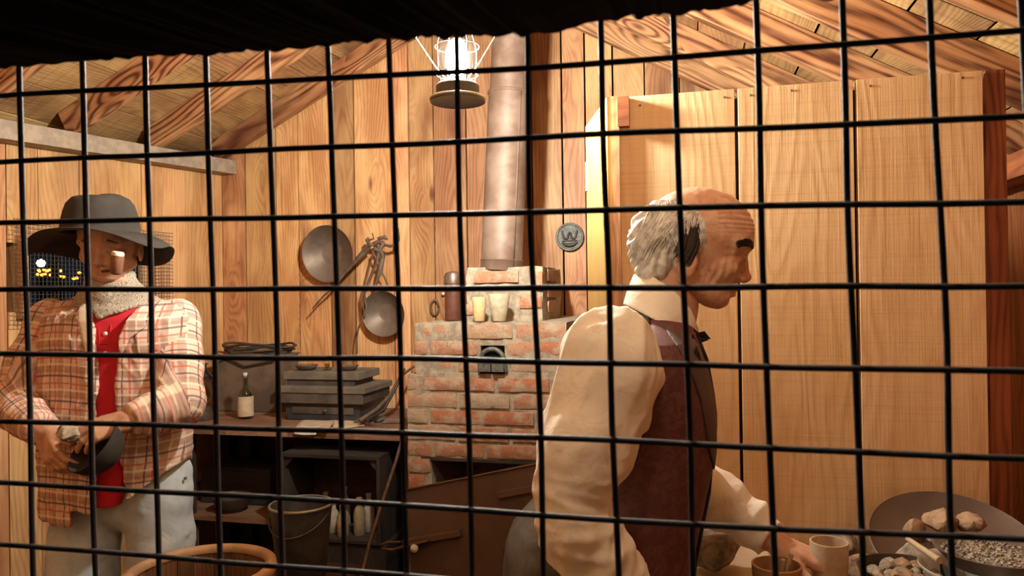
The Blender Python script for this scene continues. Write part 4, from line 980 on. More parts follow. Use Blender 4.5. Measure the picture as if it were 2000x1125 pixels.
# ------------------------------------------------------------------ assay table (right) and its clutter
ZT = 0.80
TX0, TX1, TY0, TY1 = 0.06, XR - 0.03, 1.16, YP - 0.02
tab = empty('assay_table', ((TX0 + TX1) / 2, (TY0 + TY1) / 2, 0), 'brown wooden table in front of the pale partition, crowded with rocks and pans', 'table')
m = MB(); y = TY0
while y < TY1 - 0.02:
    wd = min(0.14, TY1 - y); m.board((TX0, y + wd / 2, ZT - 0.015), (TX1, y + wd / 2, ZT - 0.015), wd - 0.003, 0.03, (0, 1, 0)); y += wd
m.build('table_top', W_TABLE, tab, bevel=0.002)
for x in (TX0 + 0.05, TX1 - 0.05):
    for y in (TY0 + 0.05, TY1 - 0.05): MB().board((x, y, 0), (x, y, ZT - 0.03), 0.06, 0.06, (1, 0, 0)).build('leg', W_TABLE, tab)
MB().board((TX0 + 0.06, TY0 + 0.05, ZT - 0.07), (TX1 - 0.06, TY0 + 0.05, ZT - 0.07), 0.08, 0.02, (0, 0, 1)).build('apron', W_TABLE, tab)

def rock(px, py, r, mat, label, name='rock', flat=0.75, zrest=None, seed=0, D=None, Z=None, group=None, sx=1.0, cut=0.5):
    """centre given by the pixel on a horizontal plane a little above the table"""
    c = at(px, py, Z=ZT + r * flat * 0.8 if Z is None else Z) if D is None else at(px, py, D=D)
    import bmesh
    b = bmesh.new(); bmesh.ops.create_icosphere(b, subdivisions=3 if r < 0.03 else 4, radius=1.0)
    rnd = random.Random(seed + int(px) * 7 + int(py)); pl_ = [(Vector((rnd.uniform(-1, 1), rnd.uniform(-1, 1), rnd.uniform(-1, 1))).normalized(), rnd.uniform(0.55, 0.9)) for _ in range(11)]
    vs = []
    for v in b.verts:
        p = v.co.copy()
        for n_, d_ in pl_:
            k = p.dot(n_) - d_
            if k > 0: p -= n_ * k * (0.5 + cut * 0.5)
        p *= 1 + 0.10 * mnoise.noise(p * 2.7 + Vector((px, py, 0))) + 0.05 * mnoise.noise(p * 7 + Vector((py, px, 0))) + (0.03 * mnoise.noise(p * 17)) 
        vs.append(Vector((p.x * r * sx, p.y * r, p.z * r * flat)))
    fs = [tuple(x.index for x in f.verts) for f in b.faces]; b.free()
    zmin = min(v.z for v in vs)
    if zrest is not None: c.z = zrest - zmin
    elif D is None and Z is None: c.z = ZT - zmin + 0.0005
    ang = rnd.uniform(0, 6.28)
    m = MB(); m.add([c + v for v in vs], fs)
    return meta(m.build(name, mat, None, True, 28), label, 'rock', group)
# cloth under the nearest stone
m = MB(); vs = []; fs = []; a, b, c, d = [at(x_, y_, Z=ZT + 0.004) for x_, y_ in ((1310, 1260), (1570, 1230), (1500, 1075), (1325, 1046))]
n_ = 26
for i in range(n_ + 1):
    for j in range(n_ + 1):
        u, v = i / n_, j / n_; p = (a * (1 - u) + b * u) * (1 - v) + (d * (1 - u) + c * u) * v
        p.y = max(min(p.y, TY1 - 0.01), TY0 + 0.005)
        p.z = ZT + 0.006 + 0.012 * abs(mnoise.noise(p * 9)) + 0.005 * mnoise.noise(p * 30); vs.append(p)
for i in range(n_):
    for j in range(n_): fs.append((i * (n_ + 1) + j, (i + 1) * (n_ + 1) + j, (i + 1) * (n_ + 1) + j + 1, i * (n_ + 1) + j + 1))
m.add(vs, fs); o = m.build('cloth', CLOTHW, None, True); s = o.modifiers.new('s', 'SOLIDIFY'); s.thickness = 0.002
meta(o, 'crumpled cream cloth on the table under the big grey ore lump', 'cloth')
rock(1398, 1098, 0.066, ROCKG, 'big grey craggy ore lump on the cream cloth beside the vest of the bald man', flat=0.72, zrest=ZT + 0.012, D=1.68, sx=1.0, cut=0.7)
# ceramic cup
CD = 1.52; q = at(1619, 1057, D=CD); Rc = 36 / FPX * CD; hc = q.z - ZT - 0.001
m = MB(); m.lathe([(0.0001, 0), (Rc * 0.84, 0), (Rc * 0.87, 0.004), (Rc, hc - 0.003), (Rc - 0.001, hc), (Rc - 0.004, hc), (Rc * 0.82, 0.01), (0.0001, 0.008)], (q.x, q.y, ZT + 0.001), n=48)
meta(m.build('ceramic_cup', CERAM, None, True, 50), 'tall tan stoneware cup standing on the table near the far hand', 'cup')
# second, lower brown cup with sticks in it
q2 = at(1517, 1112, D=1.38); R2 = 0.045; h2 = at(1517, 1103, D=1.38).z - ZT
m = MB(); m.lathe([(0.0001, 0), (R2 * 0.8, 0), (R2, h2), (R2 - 0.004, h2 + 0.001), (R2 * 0.72, 0.01), (0.0001, 0.01)], (q2.x, q2.y, ZT + 0.001), n=36)
meta(m.build('ceramic_cup', plain('orange_clay', (0.42, 0.22, 0.10), 0.7), None, True, 50), 'orange-brown clay cup at the bottom edge of the photo holding thin sticks', 'cup')
for k, (ax_, ay_, bx_, by_, lab) in enumerate(((1583, 1125, 1546, 1082, 'thick tan stick leaning out of the orange-brown cup'), (1540, 1125, 1530, 1093, 'short tan stick in the middle of the orange-brown cup'))):
    b0 = Vector((q2.x - 0.012 + 0.012 * k, q2.y, ZT + 0.02)); tp = at(bx_, by_, D=1.37)
    m = MB(); m.tube([b0, tp], [0.0035, 0.0045], 8); meta(m.build('wooden_stick', CERAM, None, True, 60), lab, 'stick', 'sticks in the clay cup')
# big gold pan leaning at the partition
pc_ = at(1868, 1042, D=2.02); RP = 0.172
ax_ = Vector((0.02, -0.55, 0.83)).normalized()
tl = math.radians(25); ax_ = Vector((0, -math.sin(tl), math.cos(tl)))
cen = Vector((at(1862, 1000, Y=1.84).x, YP - 0.012 - RP * math.cos(tl) - 0.002, ZT + RP * math.sin(tl) + 0.006))
m = MB(); m.lathe([(RP, 0.0), (RP + 0.004, -0.002), (RP + 0.003, -0.006), (RP * 0.62, -0.030), (0.0001, -0.031)], cen, ax_, 64); m.lathe([(RP + 0.001, 0.001), (RP * 0.985, -0.002), (RP * 0.62, -0.026), (0.0001, -0.027)], cen, ax_, 64)
meta(m.build('gold_pan', plain('brown_pan', (0.13, 0.08, 0.052), 0.55, 0.2, col2=(0.09, 0.052, 0.034), scale=5, bstr=0.05), None, True, 60), 'very large brown gold pan tilted against the pale partition behind the rocks', 'pan')
# loose rocks
T0 = ZT + 0.0005
rock(1642, 1040, 0.046, ROCKG, 'knobbly grey-tan rock lying at the foot of the partition left of the gold pan', flat=0.85, cut=0.3, sx=1.1, zrest=T0, D=1.78)
rock(1684, 1082, 0.042, ROCKB, 'yellow-brown rock right behind the tall tan cup', flat=1.0, cut=0.3, zrest=T0, D=1.62)
rock(1785, 1030, 0.024, ROCKB, 'small upright tan rock in front of the big gold pan', flat=1.4, cut=0.4, zrest=T0 + 0.085, D=1.62)
rock(1728, 1076, 0.034, ROCKG, 'dark flat rock between the yellow-brown rock and the black ore pan', zrest=T0, D=1.76)
rock(1790, 1075, 0.050, ROCKG, 'dark rock under the small upright tan one', zrest=T0, D=1.63, flat=1.0)
rock(1838, 1030, 0.036, ROCKB, 'blocky light brown rock standing highest before the gold pan', flat=0.85, cut=0.9, zrest=T0 + 0.105, D=1.62)
rock(1850, 1075, 0.056, ROCKG, 'dark grey rock underneath the blocky light brown one', zrest=T0, D=1.63, flat=1.05)
rock(1893, 1037, 0.034, ROCKB, 'rounded orange-tan rock right of the blocky light brown one', flat=0.75, cut=0.3, zrest=T0 + 0.10, D=1.63)
rock(1912, 1075, 0.052, ROCKB, 'brown rock below the rounded orange-tan one', zrest=T0, D=1.64, flat=1.05)
rock(1985, 1050, 0.055, ROCKG, 'speckled grey rock at the right edge of the photo', zrest=T0, D=1.56, flat=1.0)
# round black ore pan with rock chips
oc = at(1768, 1100, D=1.50); RO = 0.088; zo = ZT + 0.001
op = MB(); op.lathe([(0.0001, 0), (RO * 0.75, 0), (RO, 0.076), (RO + 0.002, 0.079), (RO - 0.002, 0.079), (RO * 0.73, 0.005), (0.0001, 0.004)], (oc.x, oc.y, zo), n=48)
meta(op.build('ore_pan', IRON, None, True, 60), 'shallow black pan heaped with broken ore on the table', 'pan')
rr_ = random.Random(3)
for k in range(26):
    an = rr_.uniform(0, 6.28); rd = RO * 0.74 * math.sqrt(rr_.random()); rz = rr_.uniform(0.010, 0.019)
    p = Vector((oc.x + rd * math.cos(an), oc.y + rd * math.sin(an), zo + 0.044 + 0.028 * (1 - rd / RO) + 0.012))
    import bmesh
    b = bmesh.new(); bmesh.ops.create_icosphere(b, subdivisions=2, radius=rz); vs = []
    sdv = Vector((k * 3.1, 0, 0))
    for v in b.verts: vs.append(p + Vector([c_ * (1 + 0.5 * mnoise.noise(v.co * 60 + sdv)) * s__ for c_, s__ in zip(v.co, (1, 1, 0.75))]))
    fs = [tuple(x.index for x in f.verts) for f in b.faces]; b.free()
    m = MB(); m.add(vs, fs); meta(m.build('ore_chip', ROCKB if k % 3 else ROCKG, None, False), 'small jagged ore chip heaped in the shallow black pan', 'rock', 'ore chips in the black pan')
# white basin with grey gravel pan on it, at the right edge
bc = at(1940, 1092, D=1.43); RB = 0.101
ba = MB(); zt_ = bc.z - 0.022; ba.lathe([(0.0001, 0), (RB * 0.75, 0), (RB * 1.02, zt_ - ZT - 0.012), (RB * 1.13, zt_ - ZT), (RB * 1.125, zt_ - ZT + 0.004), (RB * 0.99, zt_ - ZT - 0.008), (RB * 0.72, 0.006), (0.0001, 0.005)], (bc.x - 0.016, bc.y, ZT + 0.001), n=56)
meta(ba.build('basin', ENAM, None, True, 60), 'white enamel basin under the gravel pan at the right edge', 'basin')
gp = MB(); gp.lathe([(0.0001, -0.024), (RB * 0.72, -0.022), (RB, 0.009), (RB + 0.002, 0.0115), (RB - 0.002, 0.012), (RB * 0.80, -0.004), (0.0001, -0.006)], (bc.x, bc.y, bc.z + 0.008), n=56)
meta(gp.build('gravel_pan', plain('grey_pan', (0.20, 0.17, 0.135), 0.45, 0.4, bstr=0.05), None, True, 60), 'grey metal pan full of gravel resting on the white basin', 'pan')
gv = MB(); 
for k in range(420):
    an = rr_.uniform(0, 6.28); rd = RB * 0.86 * math.sqrt(rr_.random()); s_ = rr_.uniform(0.0014, 0.0042)
    p = Vector((bc.x + rd * math.cos(an), bc.y + rd * math.sin(an), bc.z + 0.006 + 0.008 * (1 - (rd / RB) ** 2)))
    u = Vector((rr_.uniform(-1, 1), rr_.uniform(-1, 1), rr_.uniform(-.6, .6))).normalized(); v = u.orthogonal().normalized()
    gv.box(p, (s_ * 2, s_ * 1.5, s_ * 1.4), u, v, None, taper=0.7)
gv.lathe([(0.0001, 0.013), (RB * 0.5, 0.011), (RB * 0.84, 0.004), (RB * 0.84, 0.0)], (bc.x, bc.y, bc.z), n=40)
meta(gv.build('gravel', GRAV), 'grey gravel filling the pan on the white basin', 'gravel', kind='stuff')
m = MB(); m.tube([at(1772, 1052, D=1.50), at(1835, 1095, D=1.40)], [0.005, 0.007], 8); meta(m.build('wooden_stick', CERAM, None, True, 60), 'short tan wooden stick lying between the rocks and the white basin', 'stick')

# ------------------------------------------------------------------ organic modelling: distance fields turned into meshes
def smin(a, b, k):
    h = np.clip(0.5 + 0.5 * (b - a) / k, 0, 1); return b * (1 - h) + a * h - k * h * (1 - h)
def smax(a, b, k): return -smin(-a, -b, k)
def ell(P, c, r, ax=None):
    q = P - np.array(c, np.float32)
    if ax is not None: q = q @ np.array(ax, np.float32).T
    r = np.array(r, np.float32); k0 = np.sqrt(((q / r) ** 2).sum(-1)); k1 = np.sqrt(((q / (r * r)) ** 2).sum(-1)) + 1e-6
    return k0 * (k0 - 1) / k1
def rc(P, a, b, ra, rb, sc=None):
    a = np.array(a, np.float32); b = np.array(b, np.float32)
    if sc is not None:
        s = np.array(sc, np.float32); P = P / s; a = a / s; b = b / s
    ab = b - a; t = np.clip(((P - a) @ ab) / max(float(ab @ ab), 1e-9), 0, 1)
    return np.sqrt(((P - a - t[..., None] * ab) ** 2).sum(-1)) - (ra + (rb - ra) * t)
def chain(P, pts, rs, k=0.02, sc=None):
    d = None
    for i in range(len(pts) - 1):
        e = rc(P, pts[i], pts[i + 1], rs[i], rs[i + 1], sc); d = e if d is None else smin(d, e, k)
    return d
def loft(P, secs, ztop=None, zbot=None):
    """secs: rows z, cx, cy, rx, ry (rising z)"""
    a = np.array(secs, np.float32); z = P[..., 2]
    g = [np.interp(z, a[:, 0], a[:, k]) for k in (1, 2, 3, 4)]
    m = np.minimum(g[2], g[3])
    d = (np.sqrt(((P[..., 0] - g[0]) / g[2]) ** 2 + ((P[..., 1] - g[1]) / g[3]) ** 2) - 1) * m
    return np.maximum(d, np.maximum(z - (a[-1, 0] if ztop is None else ztop), (a[0, 0] if zbot is None else zbot) - z))
def poly(P, pts, iu=0, iv=2):
    """signed distance to a polygon in the plane of axes iu, iv"""
    u, v = P[..., iu], P[..., iv]; n = len(pts); d = np.full(u.shape, 1e9, np.float32); s = np.zeros(u.shape, bool)
    for i in range(n):
        ax, ay = pts[i]; bx, by = pts[(i + 1) % n]; ex, ey = bx - ax, by - ay; wx, wy = u - ax, v - ay
        t = np.clip((wx * ex + wy * ey) / (ex * ex + ey * ey + 1e-12), 0, 1)
        d = np.minimum(d, (wx - ex * t) ** 2 + (wy - ey * t) ** 2)
        c = ((ay > v) != (by > v)); x_ = ax + (v - ay) * (ex) / (by - ay if abs(by - ay) > 1e-9 else 1e-9); s ^= c & (u < x_)
    return np.where(s, -1, 1) * np.sqrt(d)
def surfnet(f, lo, hi, h):
    lo = np.array(lo, np.float32); hi = np.array(hi, np.float32); n = np.ceil((hi - lo) / h).astype(int) + 1
    g = [lo[i] + h * np.arange(n[i], dtype=np.float32) for i in range(3)]
    V = np.empty(tuple(n), np.float32)
    for i0 in range(0, n[0], 24):
        X, Y, Z = np.meshgrid(g[0][i0:i0 + 24], g[1], g[2], indexing='ij'); V[i0:i0 + 24] = f(np.stack([X, Y, Z], -1))
    V[0] = V[-1] = V[:, 0] = V[:, -1] = 1; V[:, :, 0] = V[:, :, -1] = 1
    ins = V < 0; nc = n - 1
    cnt = np.zeros(tuple(nc), np.float32); acc = np.zeros(tuple(nc) + (3,), np.float32)
    def edge(axis):
        A = [slice(None)] * 3; B = [slice(None)] * 3; A[axis] = slice(0, -1); B[axis] = slice(1, None)
        va, vb = V[tuple(A)], V[tuple(B)]; cr = (va < 0) != (vb < 0); t = np.where(cr, va / (va - vb + 1e-20), 0); return cr, t
    E = []
    for axis in range(3):
        cr, t = edge(axis); E.append(cr); o = [k for k in range(3) if k != axis]
        for d1 in (0, 1):
            for d2 in (0, 1):
                sl = [slice(None)] * 3; sl[o[0]] = slice(d1, d1 + nc[o[0]]); sl[o[1]] = slice(d2, d2 + nc[o[1]])
                c = cr[tuple(sl)]; tt = t[tuple(sl)]; cnt += c
                acc[..., axis] += np.where(c, tt, 0); acc[..., o[0]] += c * d1; acc[..., o[1]] += c * d2
    act = cnt > 0; idx = -np.ones(tuple(nc), np.int64); idx[act] = np.arange(act.sum())
    ijk = np.argwhere(act); vs = (ijk + acc[act] / cnt[act][:, None]) * h + lo
    F = []
    for axis in range(3):
        o = [(axis + 1) % 3, (axis + 2) % 3]; c = np.argwhere(E[axis])
        ok = (c[:, o[0]] > 0) & (c[:, o[1]] > 0) & (c[:, o[0]] < nc[o[0]]) & (c[:, o[1]] < nc[o[1]]); c = c[ok]
        q = []
        for (a, b) in ((-1, -1), (0, -1), (0, 0), (-1, 0)):
            k = c.copy(); k[:, o[0]] += a; k[:, o[1]] += b; q.append(idx[k[:, 0], k[:, 1], k[:, 2]])
        q = np.stack(q, 1); fl_ = ~ins[c[:, 0], c[:, 1], c[:, 2]]; q[fl_] = q[fl_][:, ::-1]; F.append(q)
    return vs, np.concatenate(F)
def smoothv(vs, F, it=2, lam=0.5):
    n = len(vs); e = np.concatenate([F[:, [0, 1]], F[:, [1, 2]], F[:, [2, 3]], F[:, [3, 0]]]); e = np.concatenate([e, e[:, ::-1]])
    deg = np.bincount(e[:, 0], minlength=n)[:, None] + 1e-9
    for _ in range(it):
        a = np.stack([np.bincount(e[:, 0], weights=vs[e[:, 1], k], minlength=n) for k in range(3)], 1) / deg
        vs = vs * (1 - lam) + a * lam
    return vs
def normals(vs, F):
    n_ = np.cross(vs[F[:, 2]] - vs[F[:, 0]], vs[F[:, 3]] - vs[F[:, 1]]); N_ = np.zeros_like(vs)
    for k in range(4):
        for c in range(3): N_[:, c] += np.bincount(F[:, k], weights=n_[:, c], minlength=len(vs))
    return N_ / (np.linalg.norm(N_, axis=1, keepdims=True) + 1e-12)
def organic(f, lo, hi, h, sm=1, disp=None):
    vs, F = surfnet(f, lo, hi, h); vs = smoothv(vs, F, sm)
    if disp is not None: vs = vs + normals(vs, F) * disp(vs)[:, None]
    return vs, F
def sd_object(name, parts_, mat, parent, cloth=None):
    """parts_: list of (verts in the parent's frame, faces)"""
    V = np.concatenate([p[0] for p in parts_]); off = np.cumsum([0] + [len(p[0]) for p in parts_[:-1]])
    F = np.concatenate([p[1] + o for p, o in zip(parts_, off)])
    me = bpy.data.meshes.new(name); me.from_pydata(V.tolist(), [], F.tolist()); me.materials.append(mat)
    me.polygons.foreach_set('use_smooth', [True] * len(me.polygons))
    if cloth is not None:
        a = me.attributes.new('cloth', 'FLOAT_VECTOR', 'POINT'); a.data.foreach_set('vector', cloth(V).astype(np.float32).ravel())
    me.update(); o = bpy.data.objects.new(name, me); COL.objects.link(o)
    o.parent = parent; return o
def nz(v, sc, seed=0.0):
    """noise at many points, sc per-axis scale"""
    sc = Vector(sc); return np.array([mnoise.noise(Vector((p[0] * sc.x + seed, p[1] * sc.y, p[2] * sc.z))) for p in v.tolist()])
def fold(v, dirs, amp, seed=0.0, sharp=1.0):
    """ridged wrinkles: stretched noise along given direction frame (rows)"""
    M = np.array(dirs); q = v @ M.T; n_ = nz(q, (1, 1, 1), seed); n2 = nz(q * 1.9, (1, 1, 1), seed + 5)
    return amp * ((1 - np.abs(n_) * 2.0 * sharp) + 0.4 * (1 - np.abs(n2) * 2))

def head_sdf(P):
    """head looking along +x, slightly bowed; origin inside the skull"""
    y = np.abs(P[..., 1]); Q = P.copy(); Q[..., 1] = y
    d = ell(Q, (.010, 0, .030), (.105, .077, .089))
    d = smin(d, ell(Q, (-.035, 0, .012), (.070, .073, .074)), .02)
    d = smin(d, ell(Q, (.034, 0, -.034), (.046, .053, .072)), .022)
    d = smin(d, rc(Q, (-.012, .050, -.054), (.042, .016, -.088), .019, .016), .02)        # jaw
    d = smin(d, ell(Q, (.052, 0, -.093), (.017, .020, .014)), .012)                        # chin
    d = smin(d, rc(Q, (.100, .012, .004), (.078, .050, .006), .011, .011), .012)           # brow ridge
    d = smin(d, ell(Q, (.058, .044, -.036), (.022, .018, .018)), .018)                     # cheekbone
    d = smax(d, -ell(Q, (.119, 0, -.017), (.020, .032, .012)), .012)
    d = smax(d, -ell(Q, (.101, .031, -.020), (.017, .019, .0125)), .012)                    # eye socket
    d = smin(d, ell(Q, (.0825, .031, -.0185), (.0125, .0135, .0115)), .003)                 # lids over the eyeball
    d = smax(d, -rc(Q, (.096, .022, -.0205), (.091, .042, -.0215), .0022, .0022), .002)     # lid slit
    d = smin(d, rc(Q, (.093, 0, -.008), (.0935, 0, -.047), .008, .012), .007)              # nose
    d = smin(d, ell(Q, (.096, 0, -.052), (.0125, .0115, .0095)), .006)
    d = smin(d, ell(Q, (.082, .0125, -.055), (.011, .0075, .0075)), .005)                   # nostril wing
    d = smax(d, -ell(Q, (.090, .0065, -.0635), (.005, .003, .003)), .002)
    d = smin(d, rc(Q, (.080, 0, -.0715), (.064, .021, -.0795), .0068, .0035), .005)         # upper lip
    d = smin(d, rc(Q, (.0735, 0, -.0835), (.060, .019, -.083), .0068, .004), .004)          # lower lip
    d = smax(d, -rc(Q, (.088, 0, -.0775), (.062, .026, -.0815), .0016, .0012), .0025)       # mouth line
    d = smax(d, -rc(Q, (.082, .021, -.058), (.060, .034, -.088), .0030, .0022), .006)       # cheek fold
    d = smax(d, -rc(Q, (.085, .047, -.034), (.074, .052, -.052), .0025, .002), .005)
    d = smax(d, -ell(Q, (.076, 0, -.0935), (.007, .016, .0035)), .006)
    ear = ell(Q, (-.012, .079, -.020), (.019, .007, .032)); ear = smax(ear, -ell(Q, (-.009, .086, -.016), (.010, .006, .020)), .004)
    d = smin(d, ear, .004)
    return d
def wrinkle(v):
    n_ = 0.0009 * nz(v, (70, 70, 70)) + 0.0014 * nz(v, (24, 24, 24), 3.0)
    fh = np.exp(-((v[:, 2] - .048) / .022) ** 2) * (v[:, 0] > .045)
    n_ += fh * 0.0010 * np.sin(v[:, 2] * 700 + 4 * nz(v, (8, 8, 30)))
    ck = np.exp(-(((v[:, 0] - .045) / .03) ** 2 + ((v[:, 2] + .045) / .03) ** 2)) * (np.abs(v[:, 1]) > .02)
    n_ += ck * 0.0011 * np.sin((v[:, 0] * 1.0 - v[:, 2] * 0.35) * 520 + 5 * nz(v, (20, 20, 20)))
    crow = np.exp(-(((v[:, 0] - .062) / .012) ** 2 + ((v[:, 2] + .012) / .016) ** 2)) * (np.abs(v[:, 1]) > .035)
    n_ += crow * 0.0012 * np.sin((v[:, 2] + .012) / (np.abs(v[:, 0] - .085) + .012) * 14)
    return n_
def rotm(yaw=0.0, pitch=0.0, roll=0.0):
    cy, sy = math.cos(yaw), math.sin(yaw); cp, sp = math.cos(pitch), math.sin(pitch); cr_, sr_ = math.cos(roll), math.sin(roll)
    Rz = np.array([[cy, -sy, 0], [sy, cy, 0], [0, 0, 1]]); Ry = np.array([[cp, 0, sp], [0, 1, 0], [-sp, 0, cp]]); Rx = np.array([[1, 0, 0], [0, cr_, -sr_], [0, sr_, cr_]])
    return Rz @ Ry @ Rx
def unit(a): a = np.array(a, float); return a / np.linalg.norm(a)
def hand_mesh(W, d, n, thumb, curls, spread=0.10, L=0.185, h=0.0026, thumb_curl=0.5, thumb_out=0.75):
    """W wrist, d towards the fingers, n back-of-hand normal, thumb: side vector; curls: radians per joint per finger"""
    W = np.array(W, float); d = unit(d); n = unit(np.array(n, float) - d * np.dot(n, d)); s = np.cross(n, d); s = s if np.dot(s, thumb) > 0 else -s
    segs = []; bl = []
    off = (.026, .009, -.009, -.025); fl = (.072, .080, .074, .058)
    for i in range(4):
        k0 = W + d * .012 + s * off[i] * .62; k1 = W + d * (.088 - .004 * abs(i - 1)) * L / .185 + s * off[i] + n * (.003 - .0015 * abs(i - 1.3))
        segs.append([(k0, .0145), (k1, .0118 if i < 3 else .0105)])
        a = 0.0; p = k1; dd = unit(d + s * (spread * (1.5 - i) * .55)); ch = [(p, .0105)]
        for j, (fr_, r) in enumerate(((.46, .0092), (.30, .0082), (.24, .0068))):
            a += curls[i][j] if isinstance(curls[i], (list, tuple)) else curls[i]
            q = unit(dd * math.cos(a) - n * math.sin(a)); p = p + q * fl[i] * fr_ * L / .185; ch.append((p, r if i < 3 else r * .9))
        segs.append(ch)
    t0 = W + d * .022 + s * .022 - n * .004; td = unit(d * (1 - thumb_out * .45) + s * thumb_out - n * .25); t1 = t0 + td * .040
    td2 = unit(td * math.cos(thumb_curl) + d * math.sin(thumb_curl) * .8 - n * .25 * thumb_curl); t2 = t1 + td2 * .034; td3 = unit(td2 + d * .25 - s * .2 * thumb_curl); t3 = t2 + td3 * .024
    segs.append([(t0, .0155), (t1, .0115), (t2, .0095), (t3, .0078)])
    pts = np.array([p for c in segs for p, r in c]); lo, hi = pts.min(0) - .03, pts.max(0) + .03
    back = [(W - d * .02, .022), (W, .0235)]
    lo = np.minimum(lo, W - d * .06 - .03); hi = np.maximum(hi, W - d * .06 + .03)
    def f(P):
        palm = None
        for c in segs[0:8:2]:
            e = rc(P, c[0][0], c[1][0], c[0][1], c[1][1]); palm = e if palm is None else smin(palm, e, .010)
        palm = smin(palm, rc(P, segs[-1][0][0], segs[-1][1][0], .0155, .0115), .012)
        wr_ = rc(P, back[0][0], back[1][0], .023, .022); palm = smin(palm, wr_, .022)
        dd_ = palm
        for c in segs[1:8:2]: 
            e = None
            for (a, ra), (b, rb) in zip(c[:-1], c[1:]):
                x_ = rc(P, a, b, ra, rb); e = x_ if e is None else np.minimum(e, x_)
            for (a, ra) in c[1:3]: e = smin(e, np.sqrt(((P - np.array(a, np.float32)) ** 2).sum(-1)) - ra * 1.06, .002)
            dd_ = smin(dd_, e, .004)
        e = None
        for (a, ra), (b, rb) in zip(segs[-1][:-1], segs[-1][1:]):
            x_ = rc(P, a, b, ra, rb); e = x_ if e is None else smin(e, x_, .002)
        dd_ = smin(dd_, e, .006)
        return dd_
    return organic(f, lo, hi, h, 1, lambda v: 0.0007 * nz(v, (60, 60, 60)))

class Fig:
    """local frame turned like the camera's ground directions: x to the right, y away, z up"""
    def __init__(s, px, D, label):
        p = at(px, 562, D=D); s.D = D
        s.root = empty('person', (p.x, p.y, 0), label, 'person', rotz=YAW)
        s.inv = s.root.matrix_world.inverted()
    def L(s, px, py, dD=0.0):
        v = s.inv @ at(px, py, D=s.D + dD); return np.array((v.x, v.y, v.z))

# ------------------------------------------------------------------ bald grey-haired figure at the table
A = Fig(1240, 1.40, 'bald-crowned person with white side hair, ivory shirt and maroon waistcoat, leaning over the table')
rA = A.root; L = A.L
HP = L(1350, 490); HR = rotm(math.radians(-11), 0.0, 0.0)
hv, hf = organic(head_sdf, (-.14, -.11, -.14), (.14, .11, .14), 0.0024, 1, wrinkle)
headA = (hv @ HR.T + HP, hf)
def secA(rows, grow=0.0):
    out = []
    for (py, xb_, xf_, ry, cy) in rows:
        a = L(xb_, py); b = L(xf_, py); out.append((a[2], (a[0] + b[0]) / 2, cy, (b[0] - a[0]) / 2 + grow, ry + grow))
    return sorted(out)
TA = [(612, 1238, 1338, .055, .01), (640, 1205, 1346, .105, .01), (665, 1180, 1352, .150, .01), (700, 1160, 1366, .172, .01), (760, 1145, 1378, .172, .01), (800, 1140, 1384, .168, .01),
      (830, 1136, 1385, .163, .01), (900, 1124, 1378, .155, .01), (980, 1100, 1362, .15, .01), (1060, 1070, 1345, .152, .01), (1125, 1045, 1330, .16, .01), (1190, 1030, 1310, .168, .01), (1260, 1025, 1280, .165, .01)]
neckA = [L(1306, 545), L(1296, 600), L(1280, 655)]
def neck_f(P, g=0.0): return chain(P, [L(1312, 540), L(1300, 600), L(1285, 660)], [.052 + g, .056 + g, .064 + g], .02)
shN, elN, wrN = L(1192, 706, -.175), L(1122, 1035, -.22), L(1228, 1152, -.20)
shF, elF, wrF = L(1265, 700, .17), L(1335, 935, .24), L(1500, 1052, .15)
def bodyA(P):
    d = loft(P, secA(TA, -.006))
    d = smin(d, neck_f(P), .02)
    for s_, e_, w_ in ((shN, elN, wrN), (shF, elF, wrF)):
        d = smin(d, chain(P, [s_, e_, w_], [.055, .040, .027], .01), .02)
    hipz = L(1165, 1180)[2]
    return d
bv = organic(bodyA, (-.25, -.32, .70), (.42, .36, 1.50), 0.009, 1)
hN = hand_mesh(wrN + unit(wrN - elN) * .01, (wrN - elN) + np.array((.02, 0, -.02)), (0.3, -.6, .6), (.4, -.3, .3), ((.35, .5, .4), (.35, .5, .4), (.4, .5, .4), (.45, .5, .4)))
dF = unit(L(1590, 1092, .13) - wrF)
hF_ = hand_mesh(wrF + dF * .012, dF, (.45, -.25, .75), (-.2, -.9, -.3), ((.12, .25, .2), (.18, .3, .25), (.22, .3, .3), (.3, .35, .3)), thumb_curl=.35, thumb_out=.5)
sd_object('body', [headA, bv, hN, hF_], SKIN_A, rA)
# shirt torso and sleeves
def shirtA(P):
    d = loft(P, secA(TA, .002)); 
    return d
def sleeveN(P):
    d = chain(P, [L(1190, 700, -.165), L(1143, 870, -.20), L(1112, 990, -.22)], [.077, .060, .046], .03)
    d = smin(d, rc(P, L(1220, 730, -.13), L(1208, 790, -.14), .066, .050), .03)
    d = smin(d, chain(P, [L(1128, 1040, -.22), L(1170, 1095, -.21), L(1218, 1142, -.20)], [.052, .046, .034], .01), .018)
    return d
def foldsN(v):
    a = unit(elN - shN); b = unit(np.cross(a, (0, 1, 0))); c = np.cross(a, b)
    w_ = fold(v, (a * 4.0 + b * 4, b * 15, c * 15), 0.0125, 1.0) + fold(v, (a * 3 - b * 8, b * 30, c * 30), 0.0030, 4.0)           # long folds down the sleeve
    el_ = np.exp(-(np.linalg.norm(v - elN, axis=1) / .10) ** 2)
    w_ += el_ * fold(v, (a * 30, b * 9, c * 9), 0.0085, 7.0)
    return w_ - .0035
vA = organic(sleeveN, (-.30, -.36, .82), (.14, -.02, 1.45), 0.0055, 2, foldsN)
sd_object('shirt_sleeve', [vA], SHIRT_A, rA)
